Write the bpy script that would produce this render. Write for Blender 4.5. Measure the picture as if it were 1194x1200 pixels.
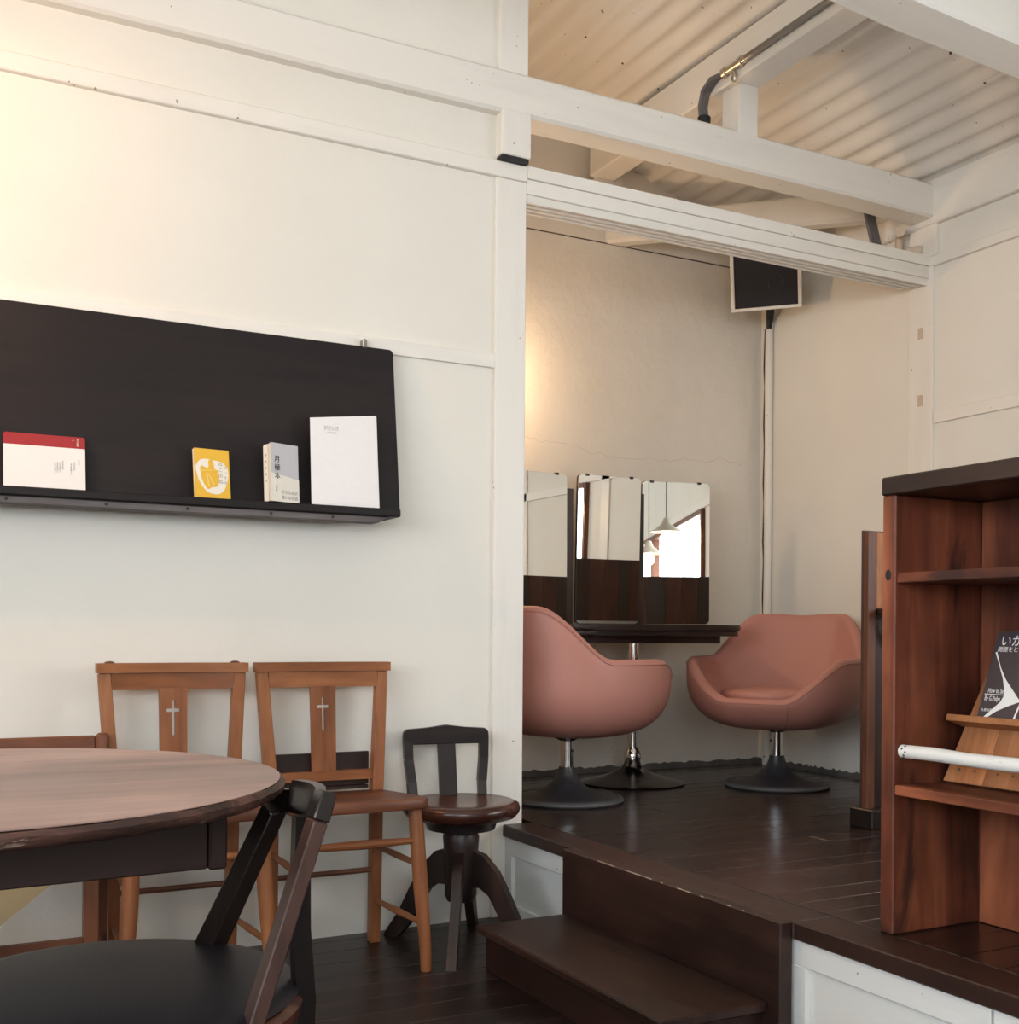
import bpy, bmesh, math, random
from mathutils import Vector, Matrix
random.seed(7)
PI = math.pi
for o in list(bpy.data.objects): bpy.data.objects.remove(o)
SC = bpy.context.scene
COL = SC.collection

# ------------------------------------------------------------------ camera
EYE = 0.92
YAW = math.radians(27.6); ROLL = 0.0075
cd = bpy.data.cameras.new('camera'); cam = bpy.data.objects.new('camera', cd); COL.objects.link(cam)
cd.sensor_fit = 'HORIZONTAL'; cd.sensor_width = 36.0
cd.lens = 36.0 * 1331.0 / 1194.0
cd.shift_y = 141.0 / 1194.0
cd.clip_start = 0.05
F_ = Vector((math.sin(YAW), math.cos(YAW), 0)); R_ = Vector((math.cos(YAW), -math.sin(YAW), 0)); U_ = Vector((0, 0, 1))
X_ = R_ * math.cos(ROLL) + U_ * math.sin(ROLL)
Y_ = -R_ * math.sin(ROLL) + U_ * math.cos(ROLL)
mw = Matrix((X_, Y_, -F_)).transposed().to_4x4(); mw.translation = Vector((0, 0, EYE))
cam.matrix_world = mw
SC.camera = cam

# ------------------------------------------------------------------ exposure, sky, daylight
SC.view_settings.view_transform = 'Standard'; SC.view_settings.look = 'None'
SC.view_settings.gamma = 1.0; SC.view_settings.use_curve_mapping = False
SC.view_settings.exposure = 0.12
w = bpy.data.worlds.new('sky'); SC.world = w; w.use_nodes = True
bg = w.node_tree.nodes['Background']; bg.inputs[0].default_value = (0.88, 0.94, 1.0, 1); bg.inputs[1].default_value = 8.4

def portal(loc, size, rot):                      # guides the sky's light in through a window opening; gives off none itself
    l = bpy.data.lights.new('window_portal', 'AREA'); l.shape = 'RECTANGLE'; l.size, l.size_y = size
    l.cycles.is_portal = True
    o = bpy.data.objects.new('window_portal', l); COL.objects.link(o); o.location = loc; o.rotation_euler = rot
# room extents
XL, XR, YF, YA, YB = -2.2, 3.6, -2.5, 3.275, 4.3
WIN = dict(right=(-2.0, 1.75, 1.05, 1.73), left=(-1.9, 1.7, 1.0, 2.2), front=(-1.9, 0.2, 1.0, 2.25))
a = WIN['right']; portal((XR + 0.05, (a[0]+a[1])/2, (a[2]+a[3])/2), (a[3]-a[2], a[1]-a[0]), (0, PI/2, 0))
a = WIN['left'];  portal((XL - 0.05, (a[0]+a[1])/2, (a[2]+a[3])/2), (a[3]-a[2], a[1]-a[0]), (0, -PI/2, 0))
a = WIN['front']; portal(((a[0]+a[1])/2, YF - 0.05, (a[2]+a[3])/2), (a[1]-a[0], a[3]-a[2]), (PI/2, 0, 0))

# ------------------------------------------------------------------ helpers
def fin(me, smooth=35):
    if smooth:
        me.polygons.foreach_set('use_smooth', [True] * len(me.polygons))
        me.set_sharp_from_angle(angle=math.radians(smooth))
def obj(name, bm, mat, parent=None, world=True, smooth=35, label=None, sub=0):
    """link a bmesh as one mesh object; with world=True the coordinates are world ones and are moved into the parent's frame"""
    if parent is not None and world:
        L = Vector((0, 0, 0)); p = parent
        while p: L += p.location; p = p.parent
        bmesh.ops.translate(bm, verts=bm.verts, vec=-L)
    bmesh.ops.recalc_face_normals(bm, faces=bm.faces)
    me = bpy.data.meshes.new(name); bm.to_mesh(me); bm.free()
    fin(me, smooth)
    for m in (mat if isinstance(mat, (list, tuple)) else [mat]): me.materials.append(m)
    o = bpy.data.objects.new(name, me); COL.objects.link(o)
    if parent is not None: o.parent = parent
    if label: o['label'] = label
    if sub:
        md = o.modifiers.new('s', 'SUBSURF'); md.levels = sub; md.render_levels = sub
    return o
def thing(name, label, cat, loc, rz=0, group=None):
    o = bpy.data.objects.new(name, None); COL.objects.link(o); o.location = loc; o.rotation_euler = (0, 0, rz)
    o.empty_display_size = 0.1
    o['label'] = label; o['category'] = cat
    if group: o['group'] = group
    return o
def tag(o, label, cat, group=None):
    o['label'] = label; o['category'] = cat
    if group: o['group'] = group
    return o
def struct(name, bm, mat, label=None, smooth=35):
    o = obj(name, bm, mat, None, smooth=smooth); o['kind'] = 'structure'
    if label: o['label'] = label
    return o
def sroot(name, loc=(0, 0, 0), label=None):
    o = bpy.data.objects.new(name, None); COL.objects.link(o); o.location = loc; o['kind'] = 'structure'
    if label: o['label'] = label
    return o
def copy_tree(o, parent=None):
    c = o.copy(); COL.objects.link(c); c.parent = parent
    for ch in list(o.children): copy_tree(ch, c)
    return c
def B(): return bmesh.new()
def box(bm, x0, x1, y0, y1, z0, z1, bev=0.0, M=None, mi=0):
    m = Matrix.Translation(((x0+x1)/2, (y0+y1)/2, (z0+z1)/2)) @ Matrix.Diagonal((abs(x1-x0), abs(y1-y0), abs(z1-z0), 1))
    r = bmesh.ops.create_cube(bm, size=1.0, matrix=m)
    vs = r['verts']
    if bev:
        es = list({e for v in vs for e in v.link_edges})
        q = bmesh.ops.bevel(bm, geom=es, offset=bev, segments=1, affect='EDGES', clamp_overlap=True)
        vs = list({v for f in q['faces'] for v in f.verts} | {v for v in vs if v.is_valid})
    if M is not None: bmesh.ops.transform(bm, matrix=M, verts=vs)
    if mi:
        for f in {f for v in vs for f in v.link_faces}: f.material_index = mi
    return vs
def frame_from(a, b, up=Vector((0, 0, 1))):
    a = Vector(a); b = Vector(b); d = (b - a).normalized()
    if abs(d.dot(up)) > 0.98: up = Vector((0, 1, 0))
    x = d.cross(up).normalized(); y = x.cross(d).normalized()
    return d, x, y
def bar(bm, a, b, wx, wy, wx2=None, wy2=None, up=Vector((0, 0, 1)), bev=0.002):
    """square bar from a to b, optionally tapering"""
    wx2 = wx if wx2 is None else wx2; wy2 = wy if wy2 is None else wy2
    d, x, y = frame_from(a, b, up); a = Vector(a); b = Vector(b)
    vs = []
    for p, hx, hy in ((a, wx/2, wy/2), (b, wx2/2, wy2/2)):
        for sx, sy in ((-1, -1), (1, -1), (1, 1), (-1, 1)): vs.append(bm.verts.new(p + x*sx*hx + y*sy*hy))
    fs = [(0, 1, 2, 3), (7, 6, 5, 4)] + [(i, (i+1) % 4, (i+1) % 4 + 4, i+4) for i in range(4)]
    for f in fs: bm.faces.new([vs[i] for i in f])
    if bev:
        bmesh.ops.bevel(bm, geom=list({e for v in vs for e in v.link_edges}), offset=bev, segments=1, affect='EDGES')
def tube(bm, pts, rad, n=12, cap=True, closed=False):
    """round tube along points; rad may be a list"""
    P = [Vector(p) for p in pts]; k = len(P)
    rad = rad if isinstance(rad, (list, tuple)) else [rad]*k
    rings = []; prev = None
    for i in range(k):
        if closed: d = (P[(i+1) % k] - P[i-1]).normalized()
        else: d = (P[min(i+1, k-1)] - P[max(i-1, 0)]).normalized()
        if prev is None:
            u = Vector((0, 0, 1)) if abs(d.z) < 0.9 else Vector((1, 0, 0))
            x = d.cross(u).normalized()
        else: x = (prev - d*prev.dot(d)).normalized()
        prev = x; y = d.cross(x)
        rings.append([bm.verts.new(P[i] + (x*math.cos(2*PI*j/n) + y*math.sin(2*PI*j/n))*rad[i]) for j in range(n)])
    for i in range(k if closed else k-1):
        A, C = rings[i], rings[(i+1) % k]
        for j in range(n): bm.faces.new((A[j], A[(j+1) % n], C[(j+1) % n], C[j]))
    if cap and not closed: bm.faces.new(rings[0][::-1]); bm.faces.new(rings[-1])
def lathe(bm, prof, c=(0, 0, 0), n=40, sx=1.0, sy=1.0):
    """prof: list of (r, z) from bottom to top"""
    rings = []
    for r, z in prof:
        if r < 1e-5: rings.append([bm.verts.new((c[0], c[1], c[2]+z))])
        else: rings.append([bm.verts.new((c[0]+r*sx*math.cos(2*PI*j/n), c[1]+r*sy*math.sin(2*PI*j/n), c[2]+z)) for j in range(n)])
    for A, C in zip(rings, rings[1:]):
        for j in range(n):
            j2 = (j+1) % n
            if len(A) == 1 and len(C) == 1: continue
            if len(A) == 1: bm.faces.new((A[0], C[j2], C[j]))
            elif len(C) == 1: bm.faces.new((A[j], A[j2], C[0]))
            else: bm.faces.new((A[j], A[j2], C[j2], C[j]))
    if len(rings[0]) > 1: bm.faces.new(rings[0][::-1])
    if len(rings[-1]) > 1: bm.faces.new(rings[-1])
def prism(bm, poly, d0, d1, axis='y', bev=0.0):
    """poly of 2-D points extruded along axis: y -> (x,z), z -> (x,y), x -> (y,z)"""
    def P(p, d):
        if axis == 'y': return (p[0], d, p[1])
        if axis == 'z': return (p[0], p[1], d)
        return (d, p[0], p[1])
    A = [bm.verts.new(P(p, d0)) for p in poly]; C = [bm.verts.new(P(p, d1)) for p in poly]
    n = len(poly)
    bm.faces.new(A); bm.faces.new(C[::-1])
    for i in range(n): bm.faces.new((A[i], A[(i+1) % n], C[(i+1) % n], C[i]))
    if bev: bmesh.ops.bevel(bm, geom=list({e for v in A + C for e in v.link_edges}), offset=bev, segments=1, affect='EDGES')
def rrect(x0, x1, y0, y1, r, n=6):
    out = []
    for cx, cy, a0 in ((x1-r, y1-r, 0), (x0+r, y1-r, 90), (x0+r, y0+r, 180), (x1-r, y0+r, 270)):
        for i in range(n+1):
            t = math.radians(a0 + 90*i/n); out.append((cx+r*math.cos(t), cy+r*math.sin(t)))
    return out
def cells(bm, xs, zs, solid, y0, y1):
    """slab in the x-z plane made of grid cells with holes where solid(i, j) is False"""
    V = {}
    def v(i, j, k):
        if (i, j, k) not in V: V[(i, j, k)] = bm.verts.new((xs[i], (y0, y1)[k], zs[j]))
        return V[(i, j, k)]
    nx, nz = len(xs)-1, len(zs)-1
    S = lambda i, j: 0 <= i < nx and 0 <= j < nz and solid(i, j)
    for i in range(nx):
        for j in range(nz):
            if not S(i, j): continue
            bm.faces.new((v(i, j, 0), v(i+1, j, 0), v(i+1, j+1, 0), v(i, j+1, 0)))
            bm.faces.new((v(i, j, 1), v(i, j+1, 1), v(i+1, j+1, 1), v(i+1, j, 1)))
            if not S(i-1, j): bm.faces.new((v(i, j, 0), v(i, j+1, 0), v(i, j+1, 1), v(i, j, 1)))
            if not S(i+1, j): bm.faces.new((v(i+1, j, 0), v(i+1, j, 1), v(i+1, j+1, 1), v(i+1, j+1, 0)))
            if not S(i, j-1): bm.faces.new((v(i, j, 0), v(i, j, 1), v(i+1, j, 1), v(i+1, j, 0)))
            if not S(i, j+1): bm.faces.new((v(i, j+1, 0), v(i+1, j+1, 0), v(i+1, j+1, 1), v(i, j+1, 1)))

# ------------------------------------------------------------------ materials
class NT:
    def __init__(s, name):
        s.m = bpy.data.materials.new(name); s.m.use_nodes = True; s.t = s.m.node_tree
        s.b = s.t.nodes['Principled BSDF']
    def n(s, t, **kw):
        q = s.t.nodes.new(t)
        for k, v in kw.items():
            if k in q.inputs: q.inputs[k].default_value = v
            else: setattr(q, k, v)
        return q
    def l(s, a, b): s.t.links.new(a, b)
    def ramp(s, fac, stops):
        r = s.n('ShaderNodeValToRGB'); e = r.color_ramp.elements
        while len(e) < len(stops): e.new(0.5)
        for el, (p, c) in zip(e, stops): el.position = p; el.color = (c[0], c[1], c[2], 1)
        s.l(fac, r.inputs[0]); return r.outputs[0]
    def coords(s, scale=(1, 1, 1), rand=True):
        tc = s.n('ShaderNodeTexCoord'); mp = s.n('ShaderNodeMapping'); mp.inputs['Scale'].default_value = scale
        if rand:
            oi = s.n('ShaderNodeObjectInfo'); ad = s.n('ShaderNodeVectorMath', operation='ADD')
            ml = s.n('ShaderNodeVectorMath', operation='SCALE'); cb = s.n('ShaderNodeCombineXYZ')
            s.l(oi.outputs['Random'], cb.inputs[0]); s.l(oi.outputs['Random'], cb.inputs[1]); s.l(oi.outputs['Random'], cb.inputs[2])
            s.l(cb.outputs[0], ml.inputs[0]); ml.inputs['Scale'].default_value = 17.0
            s.l(tc.outputs['Object'], ad.inputs[0]); s.l(ml.outputs[0], ad.inputs[1]); s.l(ad.outputs[0], mp.inputs[0])
        else: s.l(tc.outputs['Object'], mp.inputs[0])
        return mp.outputs[0]
    def noise(s, vec, sc, det=4, rough=0.55, dist=0.0):
        q = s.n('ShaderNodeTexNoise'); q.inputs['Scale'].default_value = sc; q.inputs['Detail'].default_value = det
        q.inputs['Roughness'].default_value = rough; q.inputs['Distortion'].default_value = dist
        s.l(vec, q.inputs['Vector']); return q.outputs[0]
    def mix(s, f, a, b, mode='MIX'):
        q = s.n('ShaderNodeMix', data_type='RGBA', blend_type=mode)
        if isinstance(f, (int, float)): q.inputs[0].default_value = f
        else: s.l(f, q.inputs[0])
        for inp, x in ((q.inputs[6], a), (q.inputs[7], b)):
            if isinstance(x, (tuple, list)): inp.default_value = (x[0], x[1], x[2], 1)
            else: s.l(x, inp)
        return q.outputs[2]
    def bump(s, h, st, dist=0.01):
        q = s.n('ShaderNodeBump'); q.inputs['Strength'].default_value = st; q.inputs['Distance'].default_value = dist
        s.l(h, q.inputs['Height']); s.l(q.outputs[0], s.b.inputs['Normal'])
def plain(name, c, rough=0.5, metal=0.0, spec=0.5):
    q = NT(name); q.b.inputs['Base Color'].default_value = (*c, 1); q.b.inputs['Roughness'].default_value = rough
    q.b.inputs['Metallic'].default_value = metal; q.b.inputs['Specular IOR Level'].default_value = spec
    v = q.coords((1, 1, 1)); n = q.noise(v, 60, 3); q.l(q.mix(n, tuple(x*0.97 for x in c), tuple(min(1, x*1.02) for x in c)), q.b.inputs['Base Color'])
    return q.m
def wood(name, dark, mid, lite, rough=0.45, axis='x', grain=9.0, spec=0.4, blot=0.5, bump=0.15, scratch=None, stain=None):
    q = NT(name)
    sc = {'x': (0.16, 1.6, 1.6), 'y': (1.6, 0.16, 1.6), 'z': (1.6, 1.6, 0.16)}[axis]
    v = q.coords(sc)
    n1 = q.noise(v, grain, 6, 0.6, 0.8)
    n2 = q.noise(v, grain*6, 3, 0.6)
    v2 = q.coords((1, 1, 1)); n3 = q.noise(v2, 3.2, 3, 0.5)
    c = q.ramp(n1, [(0.32, dark), (0.5, mid), (0.68, lite)])
    g = q.ramp(n2, [(0.35, (0.72, 0.72, 0.72)), (0.6, (1, 1, 1))])
    c = q.mix(0.6, c, g, 'MULTIPLY')
    bl = q.ramp(n3, [(0.38, (1-blot*0.7,)*3), (0.6, (1, 1, 1))])
    c = q.mix(1.0, c, bl, 'MULTIPLY')
    if stain:
        n5 = q.noise(q.coords({'x': (0.9, 3, 3), 'y': (3, 0.9, 3), 'z': (3, 3, 0.9)}[axis]), 2.6, 5, 0.6, 0.6)
        c = q.mix(q.ramp(n5, [(0.56, (0, 0, 0)), (0.66, (0.8, 0.8, 0.8))]), c, stain)
    if scratch:
        n4 = q.noise(q.coords({'x': (0.5, 9, 4), 'y': (9, 0.5, 4), 'z': (6, 6, 0.6)}[axis]), 6, 5, 0.7, 0.3)
        f = q.ramp(n4, [(scratch[1], (0, 0, 0)), (scratch[1]+0.04, (1, 1, 1))]); c = q.mix(f, c, scratch[0])
    q.l(c, q.b.inputs['Base Color'])
    rr = q.n('ShaderNodeMapRange'); q.l(n3, rr.inputs[0]); rr.inputs[3].default_value = rough*0.8; rr.inputs[4].default_value = rough*1.25
    q.l(rr.outputs[0], q.b.inputs['Roughness']); q.b.inputs['Specular IOR Level'].default_value = spec
    q.bump(n2, bump, 0.002)
    return q.m
def plaster(name, c, c2, sc=1.3, rough=0.85, bump=0.25, crack=False):
    q = NT(name); v = q.coords((1, 1, 1), rand=False)
    n = q.noise(v, sc, 5, 0.55); c_ = q.mix(q.ramp(n, [(0.35, (0, 0, 0)), (0.65, (1, 1, 1))]), c, c2)
    q.l(c_, q.b.inputs['Base Color']); q.b.inputs['Roughness'].default_value = rough
    h = q.noise(v, 14, 6, 0.6); q.bump(h, bump, 0.01); q.b.inputs['Specular IOR Level'].default_value = 0.25
    return q.m
def paint(name, c, axis='x', rough=0.5):
    q = NT(name); sc = {'x': (0.3, 3, 3), 'y': (3, 0.3, 3), 'z': (3, 3, 0.3)}[axis]
    v = q.coords(sc); n = q.noise(v, 4, 6, 0.65, 0.3)
    c2 = tuple(x*0.93 for x in c)
    col = q.mix(q.ramp(n, [(0.3, (1, 1, 1)), (0.5, (0, 0, 0))]), c, c2)
    sp = q.noise(q.coords((1, 1, 1)), 45, 2, 0.5); f = q.ramp(sp, [(0.745, (0, 0, 0)), (0.76, (1, 1, 1))])
    col = q.mix(f, col, (0.30, 0.24, 0.18)); q.l(col, q.b.inputs['Base Color'])
    q.b.inputs['Roughness'].default_value = rough; q.bump(n, 0.15, 0.003); return q.m
M = {}
M['plaster'] = plaster('wall plaster', (0.80, 0.765, 0.69), (0.75, 0.72, 0.65))
M['plaster_rough'] = plaster('alcove plaster', (0.80, 0.75, 0.67), (0.74, 0.69, 0.61), 2.2, bump=0.6)
for ax in 'xyz': M['white_'+ax] = paint('white paint '+ax, (0.80, 0.765, 0.70), ax)
M['panel'] = paint('cool white panel paint', (0.78, 0.79, 0.77), 'y', 0.6)
M['sheet'] = paint('painted metal sheet', (0.86, 0.82, 0.75), 'y', 0.55)
M['floor'] = wood('dark floor boards', (0.0144, 0.0086, 0.0079), (0.0245, 0.0137, 0.0122), (0.0389, 0.0216, 0.0180), 0.34, 'x', 5, 0.5, bump=0.3)
M['deck'] = wood('platform boards', (0.0165, 0.0090, 0.0083), (0.0300, 0.0150, 0.0128), (0.0465, 0.0240, 0.0188), 0.25, 'x', 5, 0.5, bump=0.3, scratch=((0.30, 0.2, 0.15), 0.80))
M['deck_y'] = wood('platform edge board', (0.0186, 0.0093, 0.0074), (0.0372, 0.0161, 0.0118), (0.0589, 0.0260, 0.0186), 0.42, 'y', 6, 0.4, bump=0.3, scratch=((0.42, 0.32, 0.26), 0.80))
M['shelf_dark'] = wood('near black stained board', (0.0087, 0.0062, 0.0068), (0.0130, 0.0087, 0.0093), (0.0186, 0.0118, 0.0118), 0.55, 'x', 4, 0.3, 0.3)
M['shelf_grey'] = wood('greyed batten', (0.16, 0.135, 0.13), (0.22, 0.19, 0.18), (0.27, 0.23, 0.22), 0.7, 'x', 6, 0.2)
for ax in 'xyz':
    M['orange_'+ax] = wood('honey brown chair wood '+ax, (0.2210, 0.0723, 0.0255), (0.3145, 0.1105, 0.0391), (0.3995, 0.1573, 0.0595), 0.42, ax, 6, 0.4, 0.35)
    M['brown_'+ax] = wood('red brown wood '+ax, (0.1105, 0.0382, 0.0187), (0.1700, 0.0595, 0.0289), (0.2295, 0.0850, 0.0425), 0.42, ax, 6, 0.4, 0.5)
    M['case_'+ax] = wood('stained bookcase wood '+ax, (0.070, 0.019, 0.011), (0.20, 0.052, 0.025), (0.40, 0.125, 0.055), 0.48, ax, 4, 0.4, 0.85, stain=(0.028, 0.012, 0.010))
    M['black_'+ax] = wood('black painted wood '+ax, (0.0104, 0.0080, 0.0080), (0.0168, 0.0112, 0.0104), (0.0304, 0.0192, 0.0160), 0.30, ax, 6, 0.5, 0.4)
    M['umber_'+ax] = wood('dark umber wood '+ax, (0.0150, 0.0090, 0.0075), (0.0315, 0.0150, 0.0112), (0.0562, 0.0255, 0.0180), 0.38, ax, 6, 0.5, 0.5)
M['stilewear'] = wood('worn brown stile', (0.0350, 0.0182, 0.0154), (0.0700, 0.0315, 0.0238), (0.1050, 0.0490, 0.0350), 0.45, 'z', 6, 0.4, 0.5)
M['seat_red'] = wood('polished red brown seat', (0.0595, 0.0187, 0.0119), (0.0935, 0.0289, 0.0179), (0.1360, 0.0467, 0.0281), 0.24, 'x', 5, 0.5, 0.4)
M['pine'] = wood('orange pine', (0.33, 0.13, 0.05), (0.46, 0.19, 0.08), (0.56, 0.26, 0.12), 0.5, 'z', 6, 0.3, 0.55)
M['pine_y'] = wood('orange pine lip', (0.33, 0.13, 0.05), (0.44, 0.18, 0.07), (0.52, 0.23, 0.10), 0.5, 'y', 6, 0.3, 0.3)
M['tabletop'] = wood('worn round table top', (0.24, 0.145, 0.12), (0.42, 0.27, 0.225), (0.50, 0.335, 0.285), 0.36, 'x', 3.0, 0.45, 0.5, scratch=((0.10, 0.05, 0.04), 0.68))
M['tableedge'] = wood('chipped dark table edge', (0.0280, 0.0144, 0.0112), (0.0600, 0.0264, 0.0192), (0.1600, 0.0680, 0.0480), 0.5, 'x', 14, 0.4, 0.7, bump=0.8, scratch=((0.36, 0.27, 0.21), 0.62))
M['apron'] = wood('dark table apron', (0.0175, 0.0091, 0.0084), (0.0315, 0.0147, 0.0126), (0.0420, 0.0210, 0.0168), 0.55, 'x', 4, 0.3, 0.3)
def leather(name, c, rough, wr=220):
    q = NT(name); v = q.coords((1, 1, 1)); n = q.noise(v, 2.2, 4, 0.6)
    q.l(q.mix(n, tuple(x*0.86 for x in c), tuple(x*1.12 for x in c)), q.b.inputs['Base Color']); q.b.inputs['Roughness'].default_value = rough
    h = q.noise(v, wr, 3, 0.6); q.bump(h, 0.12, 0.002); q.b.inputs['Specular IOR Level'].default_value = 0.4; return q.m
M['pink'] = leather('dusty pink vinyl', (0.47, 0.208, 0.163), 0.48)
M['pinkseam'] = leather('pink piping', (0.36, 0.14, 0.10), 0.5)
M['blackseat'] = leather('black seat vinyl', (0.013, 0.011, 0.015), 0.5)
M['tan'] = leather('tan canvas', (0.33, 0.24, 0.13), 0.85, 400)
M['chrome'] = plain('chrome', (0.75, 0.75, 0.76), 0.12, 1.0)
M['gunmetal'] = plain('dark grey base', (0.035, 0.035, 0.040), 0.38, 0.0, 0.6)
M['darkchrome'] = plain('tarnished chrome base', (0.16, 0.16, 0.17), 0.22, 1.0)
M['cream_wood'] = plain('bare chipped wood', (0.45, 0.36, 0.27), 0.8)
M['screen'] = wood('screen boards', (0.040, 0.017, 0.013), (0.075, 0.030, 0.020), (0.11, 0.045, 0.028), 0.45, 'z', 5, 0.4, 0.4)
M['rubber'] = plain('rubber rim', (0.09, 0.09, 0.095), 0.6)
M['mirror'] = plain('mirror silver', (0.93, 0.93, 0.90), 0.0, 1.0)
def mirror_clean():
    q = NT('mirror glass'); q.b.inputs['Base Color'].default_value = (0.90, 0.91, 0.88, 1); q.b.inputs['Metallic'].default_value = 1.0; q.b.inputs['Roughness'].default_value = 0.01; return q.m
M['mirror'] = mirror_clean()
M['black'] = plain('black', (0.012, 0.011, 0.014), 0.6)
M['blackcloth'] = plain('speaker cloth', (0.013, 0.012, 0.017), 0.75)
M['blacktext'] = plain('black print', (0.02, 0.018, 0.02), 0.8)
M['greytext'] = plain('grey print', (0.30, 0.29, 0.28), 0.8)
M['whitetext'] = plain('white print', (0.86, 0.86, 0.84), 0.7)
M['cover'] = plain('charcoal cover', (0.060, 0.048, 0.055), 0.4)
M['paper'] = plain('cream paper', (0.80, 0.76, 0.72), 0.8)
M['paperwhite'] = plain('white paper', (0.82, 0.79, 0.78), 0.8)
M['pages'] = plain('page block', (0.70, 0.62, 0.50), 0.9)
M['greycover'] = plain('pale grey cover', (0.56, 0.54, 0.55), 0.7)
M['red'] = plain('crimson card', (0.33, 0.018, 0.022), 0.7)
M['yellow'] = plain('yellow cover', (0.76, 0.44, 0.035), 0.6)
M['yellowpale'] = plain('pale yellow print', (0.80, 0.56, 0.14), 0.6)
M['cream'] = plain('cream print', (0.82, 0.76, 0.66), 0.7)
M['brass'] = plain('brass pipe', (0.60, 0.56, 0.48), 0.3, 1.0)
M['steel'] = plain('grey steel conduit', (0.30, 0.29, 0.28), 0.4, 0.9)
M['cable'] = plain('grey cable', (0.13, 0.12, 0.12), 0.6)
M['pipe'] = plain('beige plastic pipe', (0.56, 0.46, 0.36), 0.6)
M['grime'] = plaster('dark rough skirting', (0.085, 0.085, 0.085), (0.14, 0.135, 0.125), 9, 0.9, 1.0)
M['nail'] = plain('rusty nail', (0.10, 0.08, 0.07), 0.6)
M['dimplaster'] = M['plaster']
def chipped_white():
    q = NT('chipped white paint'); v = q.coords((3, 0.8, 3)); n = q.noise(v, 7, 6, 0.7)
    f = q.ramp(n, [(0.60, (0, 0, 0)), (0.64, (1, 1, 1))]); q.l(q.mix(f, (0.80, 0.80, 0.77), (0.42, 0.39, 0.34)), q.b.inputs['Base Color'])
    q.b.inputs['Roughness'].default_value = 0.5; q.bump(n, 0.4, 0.003); return q.m
M['railwhite'] = chipped_white()
def glow(name, c, s):
    q = NT(name); q.b.inputs['Emission Color'].default_value = (*c, 1); q.b.inputs['Emission Strength'].default_value = s; return q.m
M['bulb'] = glow('warm bulb glass', (1.0, 0.62, 0.30), 22)
M['enamel'] = plain('lamp shade enamel', (0.45, 0.42, 0.36), 0.4)

def text(name, s, size, mat, parent, mtx, align='CENTER', line=1.0, width=None):
    """flat print: font outline turned into a mesh, lying in its parent's frame by matrix mtx"""
    cu = bpy.data.curves.new(name, 'FONT'); cu.body = s; cu.size = size; cu.align_x = align; cu.align_y = 'CENTER'; cu.space_line = line
    cu.resolution_u = 3; cu.extrude = 0.00015
    t = bpy.data.objects.new(name, cu); COL.objects.link(t)
    bpy.context.view_layer.update()
    me = bpy.data.meshes.new_from_object(t.evaluated_get(bpy.context.evaluated_depsgraph_get()))
    bpy.data.objects.remove(t); me.transform(mtx); me.name = name
    me.materials.clear(); me.materials.append(mat)
    o = bpy.data.objects.new(name, me); COL.objects.link(o); o.parent = parent
    return o
def face_y(x, y, z):      # print on a face looking toward -Y
    return Matrix.Translation((x, y, z)) @ Matrix.Rotation(PI/2, 4, 'X')

# ------------------------------------------------------------------ setting: floor
ZP = 0.30
bm = B(); box(bm, XL, 1.72, YF, 3.40, -0.08, -0.012); fl = struct('floor', bm, M['floor'])
y = YF; k = 0
while y < YA:
    y2 = min(y + 0.108, YA)
    cut = -0.9 + 1.35*((k*0.37) % 1) - 0.2
    for x0, x1 in ((XL, cut), (cut, 1.70)):
        bm = B(); box(bm, x0+0.0006, x1-0.0006, y+0.0007, y2-0.0007, -0.012, 0.0, 0.0012); obj('floor_board', bm, M['floor'], fl)
    y = y2; k += 1
# raised floor
bm = B(); box(bm, 1.72, XR, YF, YB, 0.0, 0.278); box(bm, 1.0, 1.72, 3.40, YB, 0.0, 0.278)
rf = struct('raised_floor', bm, M['umber_x'], 'dark brown raised boarded floor beyond the step')
y = YF; k = 0
while y < YB - 0.001:
    y2 = min(y + 0.094, YB)
    x0 = 1.795 if y2 < 3.41 else 1.0
    cut = 2.3 + 1.0*((k*0.41) % 1)
    for a, b in ((x0, cut), (cut, XR)):
        bm = B(); box(bm, a+0.0006, b-0.0006, y+0.0007, y2-0.0007, 0.278, ZP + random.uniform(-0.0006, 0.0006), 0.0012)
        obj('floor_board', bm, M['deck'], rf)
    y = y2; k += 1
bm = B(); box(bm, 1.682, 1.7935, YF, 1.884, 0.262, ZP, 0.003); obj('edge_board', bm, M['deck_y'], rf)
bm = B(); box(bm, 1.682, 1.7935, 1.886, 3.255, 0.262, ZP, 0.003); obj('edge_board', bm, M['deck_y'], rf)
bm = B(); box(bm, 1.648, 1.6815, 1.888, 2.815, 0.001, ZP+0.001, 0.003); obj('riser_board', bm, M['deck_y'], rf, label='wide brown riser board with a chipped top edge')
bm = B(); random.seed(12)
for k in range(26):
    yy = random.choice((random.uniform(2.30, 2.62), random.uniform(1.95, 2.75))); l_ = random.uniform(0.004, 0.022)
    bmesh.ops.create_icosphere(bm, subdivisions=1, radius=1.0, matrix=Matrix.Translation((1.6495, yy, ZP-0.0005)) @ Matrix.Diagonal((0.0016, l_, 0.0016, 1)))
pc = obj('paint_chips', bm, M['cream_wood'], rf, label='pale chips along the worn step edge'); pc['kind'] = 'stuff'
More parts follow.
